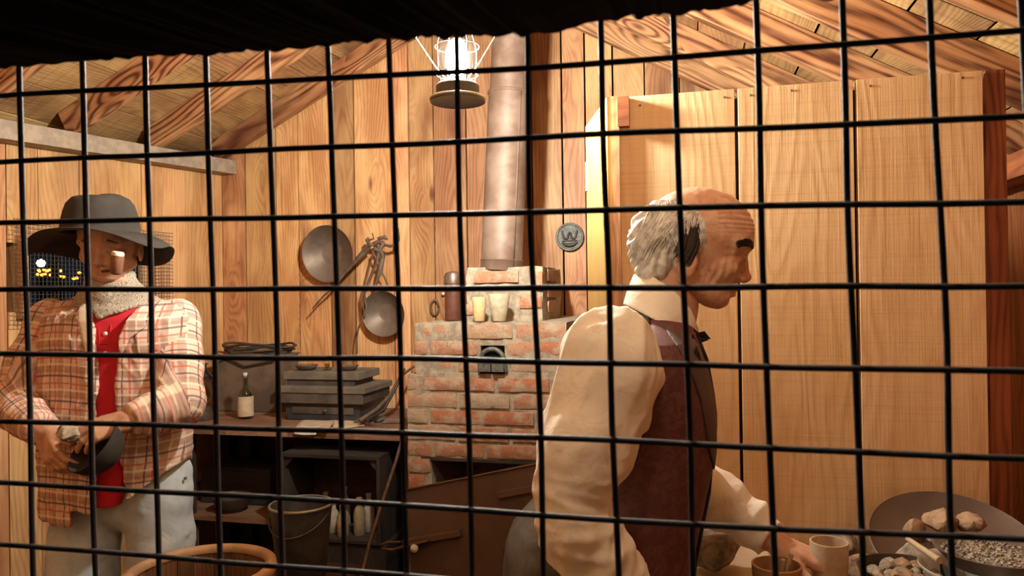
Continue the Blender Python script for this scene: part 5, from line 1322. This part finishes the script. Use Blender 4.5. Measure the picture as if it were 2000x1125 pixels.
def sleeveF(P):
    d = chain(P, [shF, L(1305, 850, .20), elF], [.060, .055, .055], .03)
    d = smin(d, chain(P, [elF, L(1400, 975, .21), L(1462, 1016, .18)], [.055, .056, .050], .02), .02)
    cuffa, cuffb = L(1462, 1020, .18), L(1502, 1052, .15)
    d = smin(d, rc(P, cuffa, cuffb, .047, .044), .004)
    pl_ = (P - cuffb) @ unit(cuffb - cuffa).astype(np.float32) - .004
    return np.maximum(d, pl_)
def foldsF(v):
    a = unit(wrF - elF); b = unit(np.cross(a, (0, 1, 0))); c = np.cross(a, b)
    return fold(v, (a * 17, b * 7, c * 7), 0.0050, 2.0) - .002
vF = organic(sleeveF, (-.05, .0, .80), (.42, .42, 1.45), 0.005, 1, foldsF)
sd_object('shirt_sleeve', [vF], SHIRT_A, rA)
def pxz(pts, dD=0.0): return [(float(L(a, b, dD)[0]), float(L(a, b, dD)[2])) for a, b in pts]
def collar(P):
    sh = np.maximum(neck_f(P, .017), -neck_f(P, .011))
    q = pxz([(1232, 531), (1262, 538), (1300, 566), (1333, 603), (1352, 640), (1356, 668), (1338, 668), (1312, 655), (1272, 628), (1236, 606), (1218, 596)])
    return smax(sh, poly(P, q), .002)
cv = organic(collar, (-.10, -.12, 1.30), (.18, .13, 1.52), 0.0030, 2)
sd_object('shirt_collar', [cv], SHIRT_A, rA)
def vest_all(P, g): return loft(P, secA(TA, g))
seam = pxz([(1262, 596), (1252, 640), (1180, 760), (1190, 890), (1150, 1010), (1120, 1260), (800, 1260), (800, 560), (1255, 560)])
def armhole(P):
    return rc(P, L(1190, 690, -.2), L(1180, 760, -.2), .105, .085, (1, 3, 1))
def vest_front(P):
    d = vest_all(P, .011); d = np.maximum(d, -poly(P, seam))
    d = np.maximum(d, P[..., 2] - L(1290, 616)[2])
    hem = L(1300, 1215)[2]
    return np.maximum(d, hem - P[..., 2])
vv = organic(vest_front, (-.32, -.26, .80), (.30, .28, 1.45), 0.0055, 2, lambda v: 0.002 * nz(v, (9, 9, 5), 4.0) + 0.0010 * nz(v, (30, 30, 12), 2.0))
vfo = sd_object('waistcoat_front', [vv], VEST_A, rA)
def vest_back(P):
    d = vest_all(P, .0105); d = np.maximum(d, poly(P, seam)); d = smin(d, np.maximum(neck_f(P, .012), P[..., 2] - L(1225, 592)[2]), .015)
    d = np.maximum(d, poly(P, seam))
    return np.maximum(d, L(1300, 1195)[2] - P[..., 2])
vb_ = organic(vest_back, (-.36, -.26, .80), (.20, .28, 1.48), 0.0055, 2, lambda v: 0.002 * nz(v, (14, 9, 6), 9.0))
meta(sd_object('waistcoat_back', [vb_], VESTB, rA), 'dark grey satin back')
lpz = pxz([(1296, 640), (1330, 655), (1349, 700), (1380, 860), (1376, 905), (1350, 850), (1330, 760), (1304, 700), (1285, 662), (1276, 640), (1285, 628)])
def lapel(P):
    return smax(vest_all(P, .0155), poly(P, lpz), .003)
lv = organic(lapel, (-.05, -.24, 1.0), (.20, .0, 1.45), 0.0035, 2)
meta(sd_object('waistcoat_lapel', [lv], LAPEL, rA), 'brown grey lapel')
def wb(pts, r, dD, name, mat, flat=.4, lab=None):
    m = MB(); m.tube([at(a, b, D=A.D + dD) for a, b in pts], r, 10, flat=flat, up=tuple(F0)); o = m.build(name, mat, vfo, True)
    if lab: meta(o, lab)
    return o
wb([(1213, 1060), (1250, 1070), (1292, 1076)], 0.0022, -.172, 'pocket_edge', BLACKC, 1.0)
# black ribbon tie: knot, bow, two tails; black waistcoat edge
m = MB()
kn = at(1350, 655, D=1.36)
m.tube([at(1338, 645, D=1.34), at(1352, 652, D=1.33), at(1362, 656, D=1.335), at(1372, 655, D=1.34), at(1388, 662, D=1.35)], [.004, .009, .007, .009, .0003], 10, flat=.5)
m.tube([at(1350, 655, D=1.335), at(1363, 664, D=1.335), at(1384, 664, D=1.345)], [.009, .008, .0003], 10)
m.tube([at(1346, 655, D=1.31), at(1350, 690, D=1.262), at(1362, 760, D=1.265), at(1377, 822, D=1.30)], [.009, .014, .015, .003], 10, flat=.35, up=tuple(R0))
m.tube([at(1356, 655, D=1.325), at(1368, 700, D=1.30), at(1382, 775, D=1.325), at(1386, 858, D=1.335)], [.008, .013, .014, .003], 10, flat=.4, up=tuple(R0))
m.build('ribbon_tie', BLACKC, rA, True)
wb([(1376, 880), (1384, 910), (1378, 960), (1366, 1020), (1352, 1090), (1340, 1160)], [.004, .008, .010, .010, .011, .012], -.02, 'waistcoat_edge', BLACKC, 1.0, 'black front edge')
# trousers and shoes
hip = L(1165, 1160); hx = hip[0]
legs = []
for sy in (-.09, .10):
    legs.append([np.array((hx, sy, .86)), np.array((hx + .03, sy * 1.05, .48)), np.array((hx - .01, sy * 1.1, .09))])
def trousA(P):
    d = ell(P, (hx - .018, .005, .90), (.155, .175, .16)); 
    d = smin(d, ell(P, L(1085, 1085, .0), (.085, .150, .115)), .04)
    for l_ in legs: d = smin(d, chain(P, l_, [.098, .072, .062], .02), .03)
    return np.maximum(np.maximum(d, .07 - P[..., 2]), (P[..., 2] - L(1060, 985)[2]))
tv = organic(trousA, (-.40, -.26, .05), (.30, .28, 1.10), 0.008, 2, lambda v: fold(v, ((10, 0, 3), (0, 10, 0), (3, 0, 10)), .004, 3.0) - .002)
sd_object('trousers', [tv], TROUS, rA)
def shoe(P, base, dirx):
    d = ell(P, base + np.array((dirx[0] * .07, dirx[1] * .07, .045)), (.145 if abs(dirx[0]) > .5 else .048, .048 if abs(dirx[0]) > .5 else .145, .045)); d = smin(d, rc(P, base + np.array((0, 0, .05)), base + np.array((0, 0, .10)), .045, .042), .02)
    return np.maximum(d, .002 - P[..., 2])
sh_ = []
for l_ in legs:
    b_ = np.array((l_[2][0], l_[2][1], 0.0)); sh_.append(organic(lambda P, b_=b_: shoe(P, b_, (1, 0)), b_ + np.array((-.12, -.08, -.01)), b_ + np.array((.26, .08, .14)), .006, 2))
for s__ in sh_: sd_object('shoe', [s__], BLACKC, rA)
# hair: soft underlayer plus combed strands
def H(p): return (np.array(p) @ HR.T + HP)
def hair_sd(P):
    y = np.abs(P[..., 1]); Q = P.copy(); Q[..., 1] = y
    d = ell(Q, (-.040, .035, .028), (.076, .054, .066))
    d = smin(d, ell(Q, (-.068, .020, -.002), (.046, .058, .050)), .02)
    d = smin(d, ell(Q, (-.070, .040, -.036), (.026, .034, .022)), .02)
    d = smin(d, ell(Q, (-.005, .066, .030), (.030, .020, .034)), .02)
    return d
def hairdisp(v):
    ang = np.arctan2(v[:, 2] - .09, v[:, 0] + .01)
    return 0.0035 * np.sin(ang * 46 + 6 * nz(v, (18, 18, 18), 2.0)) * 0.7 + 0.003 * nz(v, (40, 40, 14), 5.0)
hh_ = organic(hair_sd, (-.15, -.13, -.09), (.06, .13, .12), 0.0028, 1, hairdisp)
sd_object('hair', [(hh_[0] @ HR.T + HP, hh_[1])], HAIR, rA)
rh = random.Random(11); SM = MB(); SMf = MB(); MW = rA.matrix_world
def H3(x_, y_, z_): p = H((x_, y_, z_)); return MW @ Vector(p)
def onhair(x_, z_, sg):
    """y of the hair surface at (x, z) on the side sg"""
    P = np.zeros((40, 3), np.float32); P[:, 0] = x_; P[:, 2] = z_; P[:, 1] = np.linspace(0.13, 0, 40); d = hair_sd(P); k = np.argmax(d < 0)
    return (P[k, 1] if d[k] < 0 else None)
for k in range(760):
    sg = -1 if k % 5 else 1
    t = rh.random(); x0 = .018 - .085 * t + rh.uniform(-.01, .01); z0 = .088 - .018 * abs(t - .35) + rh.uniform(-.012, .008)
    ln = rh.uniform(.5, 1.0); pts = []; bx = -.075 - .035 * rh.random() - .02 * t; bz = -.035 + .06 * (1 - t) * rh.random() + rh.uniform(-.015, .01)
    if rh.random() < .35: bx, bz = .0 - .05 * rh.random(), .0 + rh.uniform(-.03, .02)
    lift = rh.uniform(.0, .004)
    for i in range(9):
        u = i / 8 * ln; xx = x0 + (bx - x0) * u ** 1.1; zz = z0 + (bz - z0) * (u ** .95) + .012 * math.sin(u * 3.1)
        yy = onhair(xx, zz, sg)
        if yy is None or yy < .004:
            if pts: 
                break
            continue
        pts.append(H3(xx - .001, sg * (yy + .001 + lift + .0012 * math.sin(u * 9 + k)), zz))
    if len(pts) > 3: (SM if sg < 0 else SMf).tube(pts, [.0004 + .0011 * math.sin(math.pi * (i + .6) / len(pts)) for i in range(len(pts))], 4, caps=False)
SM.build('hair_strands', HAIR, rA, True); SMf.build('hair_strands', HAIR, rA, True)
SBm = MB()  # dark strands paint the shade under the side hair
for k in range(170):
    x0 = -.006 + rh.uniform(-.008, .018); z0 = .035 + rh.uniform(-.02, .014) - x0 * .4; yy = onhair(min(x0, .02), z0, 1) or .074
    SBm.tube([H3(x0, -(yy + .004), z0), H3(x0 - .006, -(yy + .006), z0 - .02), H3(x0 - .020 + rh.uniform(-.006, .006), -(yy + .003), z0 - .045)], [.0006, .0013, .0003], 4, caps=False)
meta(SBm.build('sideburn', HAIRD, rA, True), 'sideburn hair, dark with the shade under the white hair')
for sg in (-1, 1):
    EB = MB()
    for k in range(150):
        u = rh.random(); x0 = .104 - .030 * u ** 1.3; y0 = .022 + .046 * u; z0 = .004 + .007 * math.sin(u * 3.0) + rh.uniform(-.0055, .0055)
        EB.tube([H3(x0, sg * y0, z0), H3(x0 + .005, sg * (y0 + .004), z0 + .001), H3(x0 + .002, sg * (y0 + .013), z0 - .002 + rh.uniform(-.002, .003))], [.0009, .0012, .0003], 4, caps=False)
    EB.tube([H3(.102, sg * .022, .003), H3(.094, sg * .044, .009), H3(.078, sg * .062, .003)], [.004, .0065, .003], 8)
    EB.build('eyebrow', BROW, rA, True)
EYE = plain('eye_white', (0.35, 0.28, 0.22), 0.2, var=0.1, bstr=0)
for sg in (-1, 1):
    e_ = MB(); e_.lathe([(0.0001, -.0108), (.006, -.009), (.0105, -.003), (.0108, 0), (.006, .009), (.0001, .0108)], H3(.0845, sg * .031, -.0195), Vector(H3(1, 0, 0) - H3(0, 0, 0)), 20)
    e_.build('eye', EYE, rA, True)

# ------------------------------------------------------------------ figure in the black hat, at the left
B = Fig(228, 2.22, 'person in black wide-brimmed hat, open plaid shirt over red and pale jeans, by the bench')
rB = B.root; L2 = B.L
HB = L2(216, 478, -.03); RB_ = rotm(math.radians(-90 + 8), math.radians(2), 0)
hb_v, hb_f = organic(head_sdf, (-.14, -.11, -.14), (.14, .11, .14), 0.0034, 1, wrinkle)
hbm = (hb_v @ RB_.T + HB, hb_f)
TB = [(588, 195, 262, .055), (604, 130, 312, .085), (625, 98, 352, .105), (665, 86, 366, .118), (740, 88, 352, .120), (820, 92, 345, .120), (900, 98, 346, .122), (960, 104, 352, .125), (1010, 106, 356, .125)]
def secB(grow=0.0, rows=TB, cy=0.02):
    out = []
    for r in rows:
        a, b = L2(r[1], r[0]), L2(r[2], r[0]); out.append((a[2], (a[0] + b[0]) / 2, cy, (b[0] - a[0]) / 2 + grow, r[3] + grow))
    return sorted(out)
def neckB(P, g=0.0): return chain(P, [HB + np.array((0, .01, -.05)), L2(226, 600, .0)], [.056 + g, .064 + g], .02)
sR, eR, wR = L2(100, 628, .05), L2(28, 790, -.05), L2(84, 842, -.20)      # arm at the left of the photo
sL, eL, wL = L2(345, 628, .05), L2(350, 792, -.09), L2(250, 822, -.20)    # arm at the right
def bodyB(P):
    d = loft(P, secB(-.03), zbot=float(L2(200, 900)[2])); d = smin(d, neckB(P), .02)
    for s_, e_, w_ in ((sR, eR, wR), (sL, eL, wL)): d = smin(d, chain(P, [s_, e_, w_], [.05, .038, .027], .01), .02)
    return d
bb = organic(bodyB, (-.48, -.30, .60), (.34, .25, 1.52), 0.010, 1)
hR = hand_mesh(wR, L2(108, 905, -.24) - wR, (-.5, -.75, .2), (.9, -.3, .3), ((.35, .45, .3), (.45, .5, .3), (.5, .5, .35), (.5, .5, .4)), h=.003, thumb_curl=.2, thumb_out=.45)
hL = hand_mesh(wL, L2(168, 848, -.25) - wL, (.1, -.75, .65), (-.2, .0, .9), ((.22, .35, .25), (.35, .45, .3), (.45, .5, .3), (.55, .5, .3)), h=.003, thumb_curl=.3, thumb_out=.4)
sd_object('body', [hbm, bb, hR, hL], SKIN_B, rB)
# red shirt
def redf(P):
    d = loft(P, secB(.006)); 
    xs = P[..., 0]; hz = np.interp(xs, [float(L2(262, 970)[0]), float(L2(282, 940)[0])], [float(L2(200, 972)[2]), float(L2(282, 905)[2])])
    return np.maximum(np.maximum(d, P[..., 2] - L2(215, 592)[2]), hz - P[..., 2])
rv = organic(redf, (-.42, -.22, .70), (.34, .24, 1.46), 0.007, 2, lambda v: .0015 * nz(v, (10, 10, 6)))
red_ = sd_object('red_shirt', [rv], RED, rB)
def frontpt(px, py, extra=0.0):
    """point on the front of the torso seen at a pixel"""
    lo_, hi_ = -.3, .1; best = None
    ys = np.linspace(-.24, .05, 120); P = np.array([L2(px, py, yy) for yy in ys], np.float32); d = loft(P, secB(.002 + extra)); k = int(np.argmax(d < 0)); return P[k]
for (a, b) in ((205, 623), (206, 652), (206, 690)):
    m = MB(); p = rB.matrix_world @ Vector(frontpt(a, b, .0055).tolist()); m.lathe([(0.0001, -.004), (.006, -.003), (.0065, .001), (.0001, .002)], p, tuple(F0), 14)
    meta(m.build('button', ENAM, red_, True), 'pale round button')
pk = MB(); pp = [rB.matrix_world @ Vector(frontpt(a, b, .0062).tolist()) for a, b in ((194, 612), (193, 640), (194, 672), (214, 673), (216, 640), (216, 606))]
pk.tube(pp, .0018, 6); pk.build('placket_edge', RED, red_, True)
# plaid overshirt: an open shell
def pz(pts, dD=-.12): return [(float(L2(a, b, dD)[0]), float(L2(a, b, dD)[2])) for a, b in pts]
gap = pz([(150, 560), (176, 640), (184, 700), (187, 800), (188, 1100), (248, 1100), (247, 960), (230, 870), (222, 780), (226, 700), (240, 640), (262, 600), (275, 560)])
hemz = lambda P: np.where(P[..., 0] < L2(215, 900)[0], L2(130, 1003)[2], L2(280, 940)[2] + 0.0)
def plaidf(P):
    g = .016 + np.clip((L2(0, 700)[2] - P[..., 2]) * .035, 0, .03)
    a = np.array(secB(0.0), np.float32); z = P[..., 2]
    gg = [np.interp(z, a[:, 0], a[:, k]) for k in (1, 2, 3, 4)]
    d = (np.sqrt(((P[..., 0] - gg[0]) / (gg[2] + g)) ** 2 + ((P[..., 1] - gg[1]) / (gg[3] + g)) ** 2) - 1) * (gg[3] + g)
    sh = np.maximum(d, -(d + .009))
    front = np.maximum(poly(P, gap), P[..., 1] - .0)
    sh = np.maximum(sh, -front)
    yoke = rc(P, L2(120, 622, .02), L2(190, 598, .02), .045, .045); yoke2 = rc(P, L2(336, 622, .02), L2(262, 598, .02), .045, .045)
    sh = smin(sh, np.minimum(yoke, yoke2), .02)
    sh = np.maximum(sh, -(neckB(P, .012)))
    xs = P[..., 0]; hx0 = L2(100, 990)[0]; hx1 = L2(262, 985)[0]; hx2 = L2(365, 890)[0]
    hz = np.interp(xs, [hx0, L2(190, 1005)[0], L2(192, 1005)[0], hx1, L2(310, 945)[0], hx2], [L2(0, 1000)[2], L2(0, 1008)[2], L2(0, 975)[2], L2(0, 982)[2], L2(0, 942)[2], L2(0, 900)[2]])
    return np.maximum(sh, hz - z)
def pdisp(v):
    w_ = .006 * nz(v, (7, 7, 5), 1.0) + .0045 * (1 - 2 * np.abs(nz(v @ np.array([[.8, 0, .6], [0, 1, 0], [-.6, 0, .8]]).T, (26, 18, 7), 4.0)))
    w_ += .0042 * (1 - 2 * np.abs(nz(v @ np.array([[.7, 0, -.7], [0, 1, 0], [.7, 0, .7]]).T, (30, 14, 8), 9.0)))
    return w_
def cl_torso(V): return np.stack([V[:, 0] * (1 + .25 * np.abs(V[:, 1] < 0)) + .012 * np.sin(V[:, 2] * 9), V[:, 2] + .01 * np.sin(V[:, 0] * 14), V[:, 1]], 1)
pv = organic(plaidf, (-.46, -.28, .66), (.40, .30, 1.48), 0.0052, 2, pdisp)
sd_object('plaid_shirt', [pv], PLAID, rB, cl_torso)
def sleeve(s_, e_, w_, seed):
    m1 = (s_ + e_) / 2
    def f(P):
        d = chain(P, [s_, m1, e_], [.070, .066, .060], .03); d = smin(d, chain(P, [e_, (e_ + w_) / 2, w_ - unit(w_ - e_) * .02], [.058, .054, .044], .01), .02)
        return np.maximum(d, (P - (w_ - unit(w_ - e_) * .008)) @ unit(w_ - e_).astype(np.float32))
    a1, a2 = unit(e_ - s_), unit(w_ - e_)
    def dd(v):
        b = unit(np.cross(a1, (0, 1, .1))); c = np.cross(a1, b); r_ = fold(v, (a1 * 11, b * 8, c * 8), .0035, seed)
        w2 = np.exp(-(np.linalg.norm(v - e_, axis=1) / .11) ** 2); b2 = unit(np.cross(a2, (0, 1, .1))); c2_ = np.cross(a2, b2)
        near = (np.linalg.norm(v - w_, axis=1) < .22)
        return r_ + (w2 + .5 * near) * fold(v, (a2 * 26, b2 * 9, c2_ * 9), .0055, seed + 3) - .002
    def cl(V):
        t1 = (V - s_) @ a1; t2 = (V - e_) @ a2 + np.linalg.norm(e_ - s_); use2 = t2 > np.linalg.norm(e_ - s_) + .0
        ax = np.where((((V - e_) @ a2) > 0)[:, None], a2, a1); org = np.where((((V - e_) @ a2) > 0)[:, None], e_, s_)
        q = V - org; q = q - ax * (q * ax).sum(1, keepdims=True)
        an = np.arctan2(q[:, 1], q[:, 0] * .9 + q[:, 2] * .4); return np.stack([an * .065, np.where(((V - e_) @ a2) > 0, t2, t1), q[:, 2]], 1)
    lo_ = np.minimum(np.minimum(s_, e_), w_) - .09; hi_ = np.maximum(np.maximum(s_, e_), w_) + .09
    return organic(f, lo_, hi_, .0055, 2, dd), cl
for args in ((sR, eR, wR, 1.0), (sL, eL, wL, 8.0)):
    g_, cl = sleeve(*args); sd_object('plaid_sleeve', [g_], PLAID, rB, cl)
# lapels / collar flaps
def flap(pts, name='shirt_collar', mat=PLAID, dy=.022, lab=None):
    q = pz(pts); 
    def f(P): 
        d = loft(P, secB(.016 + dy)); sh = np.maximum(d, -(d + .010)); return smax(np.maximum(sh, P[..., 1]), poly(P, q), .002)
    xs = [a for a, b in q]; zs = [b for a, b in q]
    g_ = organic(f, (min(xs) - .02, -.26, min(zs) - .02), (max(xs) + .02, .02, max(zs) + .02), .004, 1)
    o = sd_object(name, [g_], mat, rB, cl_torso)
    if lab: meta(o, lab)
flap([(138, 572), (150, 580), (172, 618), (186, 690), (176, 696), (156, 640), (140, 600)], mat=CLOTHW, lab='cream turned-back facing')
flap([(262, 576), (278, 584), (276, 640), (252, 662), (236, 700), (232, 660), (244, 620)])
flap([(255, 640), (292, 632), (296, 688), (262, 694)], 'breast_pocket', dy=.010)
# patterned neck cloth
def band(P):
    d = rc(P, L2(216, 545, -.01), L2(222, 590, -.0), .066, .080, (1, .92, .8))
    d = smin(d, rc(P, L2(178, 592, -.01), L2(258, 584, -.01), .042, .044), .03)
    tri = poly(P, pz([(150, 560), (282, 552), (262, 590), (232, 606), (192, 622), (168, 600)], -.10))
    d2 = np.maximum(loft(P, secB(.020)), -(loft(P, secB(.006)))); d2 = np.maximum(np.maximum(d2, tri), P[..., 1] + .01)
    d = smin(d, d2, .015)
    return np.maximum(d, P[..., 2] - L2(220, 536)[2] - .0 - .035 * np.abs(P[..., 0] - L2(215, 500)[0]) / .1)
nb = organic(band, (-.20, -.20, 1.34), (.20, .14, 1.56), .0045, 1, lambda v: fold(v, ((8, 0, 0), (0, 8, 0), (6, 0, 34)), .0042, 2.0))
sd_object('neck_cloth', [nb], BAND, rB)
# beard shadow / moustache, eyes, corncob pipe
def HBp(p): return rB.matrix_world @ Vector((np.array(p) @ RB_.T + HB).tolist())
for sg in (-1, 1):
    m = MB(); m.lathe([(0.0001, -.0108), (.006, -.009), (.0108, 0), (.006, .009), (.0001, .0108)], HBp((.0845, sg * .031, -.0195)), HBp((1, 0, 0)) - HBp((0, 0, 0)), 16)
    m.build('eye', EYE, rB, True)
for sg in (-1, 1):
    m = MB(); m.tube([HBp((.108, sg * .012, .004)), HBp((.103, sg * .03, .009)), HBp((.088, sg * .052, .002))], [.003, .005, .002], 8)
    m.build('eyebrow', HAIRD, rB, True)
pb0, pb1 = at(226, 536, D=2.06), at(230, 498, D=2.055)
pipeB = empty('smoking_pipe', tuple(pb0), 'short pale-topped brown smoking pipe in the mouth of the person in the hat', 'pipe')
u = (pb1 - pb0).normalized(); ln = (pb1 - pb0).length
MB().lathe([(0.0001, 0), (.010, 0), (.0155, .006), (.0168, ln * .8), (.016, ln)], pb0, u, 24, jit=.04).build('bowl', plain('cob', (.24, .10, .055), .6, var=.3), pipeB, True, 50)
MB().lathe([(.016, ln - .002), (.0168, ln + .004), (.014, ln + .009), (.0001, ln + .007)], pb0, u, 24).build('bowl_top', ENAM, pipeB, True, 50)
MB().tube([pb0 + u * .012 + F0 * .012, (pb0 + u * .012) * .4 + HBp((.075, 0, -.078)) * .6, HBp((.072, .0, -.078))], [.005, .0045, .004], 8).build('stem', IRON, pipeB, True)
# hat
hc_ = rB.matrix_world @ Vector((HB + np.array((-.018, -.016, .036))).tolist()); hat = empty('felt_hat', hc_, 'black felt hat with a wide drooping brim on the head of the person in plaid', 'hat', rotz=YAW)
nA, nR = 96, 14
def hat_mesh():
    vs = []; fs = []; HW = hat.matrix_world
    rows = []
    for (r, z) in ((.004, .104), (.03, .107), (.055, .103), (.072, .094), (.084, .078), (.091, .055), (.096, .03), (.099, .008), (.101, -.004)): rows.append(('c', r, z))
    for i in range(1, nR + 1): rows.append(('b', .101 + (.195 - .101) * i / nR, i / nR))
    for kind, r, z in rows:
        for k in range(nA):
            an = 2 * math.pi * k / nA; ca, sa = math.cos(an), math.sin(an)       # an=0: right, -90: toward the viewer
            if kind == 'c':
                sx_, sy_ = .95, 1.26; dent = -.016 * math.exp(-((ca * r) / .03) ** 2) * (1 if z > .10 else .0)
                vs.append(Vector((ca * r * sx_, sa * r * sy_, z + dent + .004 * ca * (z / .12))))
            else:
                t = z; front = max(0, -sa); side = abs(ca)
                back = max(0, sa); zz = -.004 + t * t * (-.020 * front * (ca < .3) * (.3 - ca) + .008 * front - .042 * side ** 2 - .075 * back ** 1.2 + .010 * math.sin(an * 3 + .6) + .005 * math.sin(an * 5)) - .006 * t
                vs.append(Vector((ca * r * (.95 + .05 * t), sa * r * (1.26 - .34 * t), zz)))
    for i in range(len(rows) - 1):
        for k in range(nA): fs.append((i * nA + k, (i + 1) * nA + k, (i + 1) * nA + (k + 1) % nA, i * nA + (k + 1) % nA))
    fs.append(tuple(range(nA)))
    m = MB(); m.add([HW @ v for v in vs], fs); o = m.build('felt', HATM, hat, True); felt = o; s = o.modifiers.new('s', 'SOLIDIFY'); s.thickness = .0035; s.offset = 1
    b = MB(); b.add([HW @ Vector((math.cos(2 * math.pi * k / nA) * r * .95, math.sin(2 * math.pi * k / nA) * r * 1.26, z)) for r, z in ((.1025, -.001), (.1015, .010), (.0995, .022)) for k in range(nA)],
                    [(i * nA + k, (i + 1) * nA + k, (i + 1) * nA + (k + 1) % nA, i * nA + (k + 1) % nA) for i in range(2) for k in range(nA)])
    b.build('hat_band', BLACKC, felt, True)
hat_mesh()
# jeans with pocket stitching, dark belt area, boots
hz_ = L2(230, 900)[2]
lgs = [[L2(168, 930, .02), L2(160, 1130, .0), np.array((L2(165, 1000)[0], .02, .09))], [L2(300, 930, .02), L2(318, 1130, .0), np.array((L2(318, 1000)[0], .02, .09))]]
def jeans(P):
    d = ell(P, L2(232, 950, .03), (.19, .108, .125))
    for l_ in lgs: d = smin(d, chain(P, [l_[0] + np.array((0, .02, 0)), l_[1], np.array(((l_[1][0] + l_[2][0]) / 2, .02, .45)), l_[2]], [.098, .094, .078, .070], .02), .025)
    return np.maximum(np.maximum(d, .06 - P[..., 2]), P[..., 2] - hz_)
jv = organic(jeans, (-.34, -.20, .03), (.36, .24, .98), .008, 2, lambda v: fold(v, ((9, 0, 4), (0, 9, 0), (-5, 0, 12)), .005, 6.0) - .002)
jo = sd_object('jeans', [jv], DENIM, rB)
def jp(px, py):
    ys = np.linspace(-.2, .1, 160); P = np.array([L2(px, py, yy) for yy in ys], np.float32); d = jeans(P); k = int(np.argmax(d < .011)); return rB.matrix_world @ Vector(P[k].tolist())
m = MB(); m.tube([jp(*q) for q in ((324, 955), (330, 968), (342, 974), (354, 970), (361, 958), (363, 945))], .0032, 8); m.build('pocket_edge', DENIM, jo, True)
m = MB(); m.lathe([(0.0001, -.004), (.004, -.003), (.004, .004)], jp(362, 934), tuple(F0), 10); m.build('rivet', MEDAL, jo, True)
for l_ in lgs:
    b_ = np.array((l_[2][0], l_[2][1], 0.0)); sd_object('boot', [organic(lambda P, b_=b_: shoe(P, b_, (0, -1)), b_ + np.array((-.08, -.26, -.01)), b_ + np.array((.08, .12, .14)), .006, 2)], W_DARK, rB)
# what the hands hold: grey stone and dark bowl
rock(134, 846, 0.034, ROCKG, 'small pale grey stone held in the fingers of the person in the hat', flat=.75, cut=.8, D=2.22 - .285, Z=None)
pc2 = at(182, 872, D=1.97); ax2 = (Vector((0, 0, 1)) * .62 - F0 * .58 - R0 * .48).normalized()
m = MB(); m.lathe([(0.0001, -.070), (.03, -.067), (.055, -.052), (.072, -.026), (.080, .006), (.077, .007), (.066, -.026), (.048, -.050), (0.0001, -.062)], pc2, ax2, 40)
meta(m.build('bowl', HATM, None, True, 60), 'dark round bowl tilted in the hands of the person in the hat', 'bowl')

# ------------------------------------------------------------------ night outside the small window
gd = MB(); gd.box((-15, 3, -0.02), (24, 40, 0.02)); meta(gd.build('ground', BLACKM), kind='structure')
OR_ = emit('amber_lamp', (1.0, 0.28, 0.03), 5); WH_ = emit('white_lamp', (0.8, 1.0, 0.85), 8)
for k, (px, py) in enumerate(((74, 536), (78, 530), (86, 527), (92, 529), (97, 527), (88, 535), (99, 537), (104, 539), (118, 529), (117, 540), (124, 541), (144, 544), (150, 543), (155, 533), (82, 537), (76, 528))):
    q = at(px, py, D=9.0); m = MB(); m.lathe([(0.0001, -0.018), (0.016, -0.012), (0.022, 0), (0.016, 0.012), (0.0001, 0.018)], q, n=12)
    e_ = empty('street_light', (q.x, q.y, 0), 'small amber light glowing in the night outside the screened window', 'light', 'amber lights outside the window'); m.build('lamp', OR_, e_, True); MB().tube([(q.x, q.y, 0), (q.x, q.y, q.z - 0.015)], 0.006, 6).build('pole', BLACKM, e_)
q = at(80, 514, D=9.0); m = MB(); m.lathe([(0.0001, -0.05), (0.035, -0.035), (0.05, 0), (0.035, 0.035), (0.0001, 0.05)], q, n=16)
e_ = empty('street_light', (q.x, q.y, 0), 'larger greenish white light outside the screened window, above the amber ones', 'light'); m.build('lamp', WH_, e_, True); MB().tube([(q.x, q.y, 0), (q.x, q.y, q.z - 0.04)], 0.01, 6).build('pole', BLACKM, e_)
q = at(108, 540, D=4.2); m = MB(); m.board((q.x, q.y, 0), (q.x, q.y, 1.75), 0.03, 0.03, (1, 0, 0)); meta(m.build('wooden_post', W_DOOR), 'thin pale post standing outside the screened window', 'post')
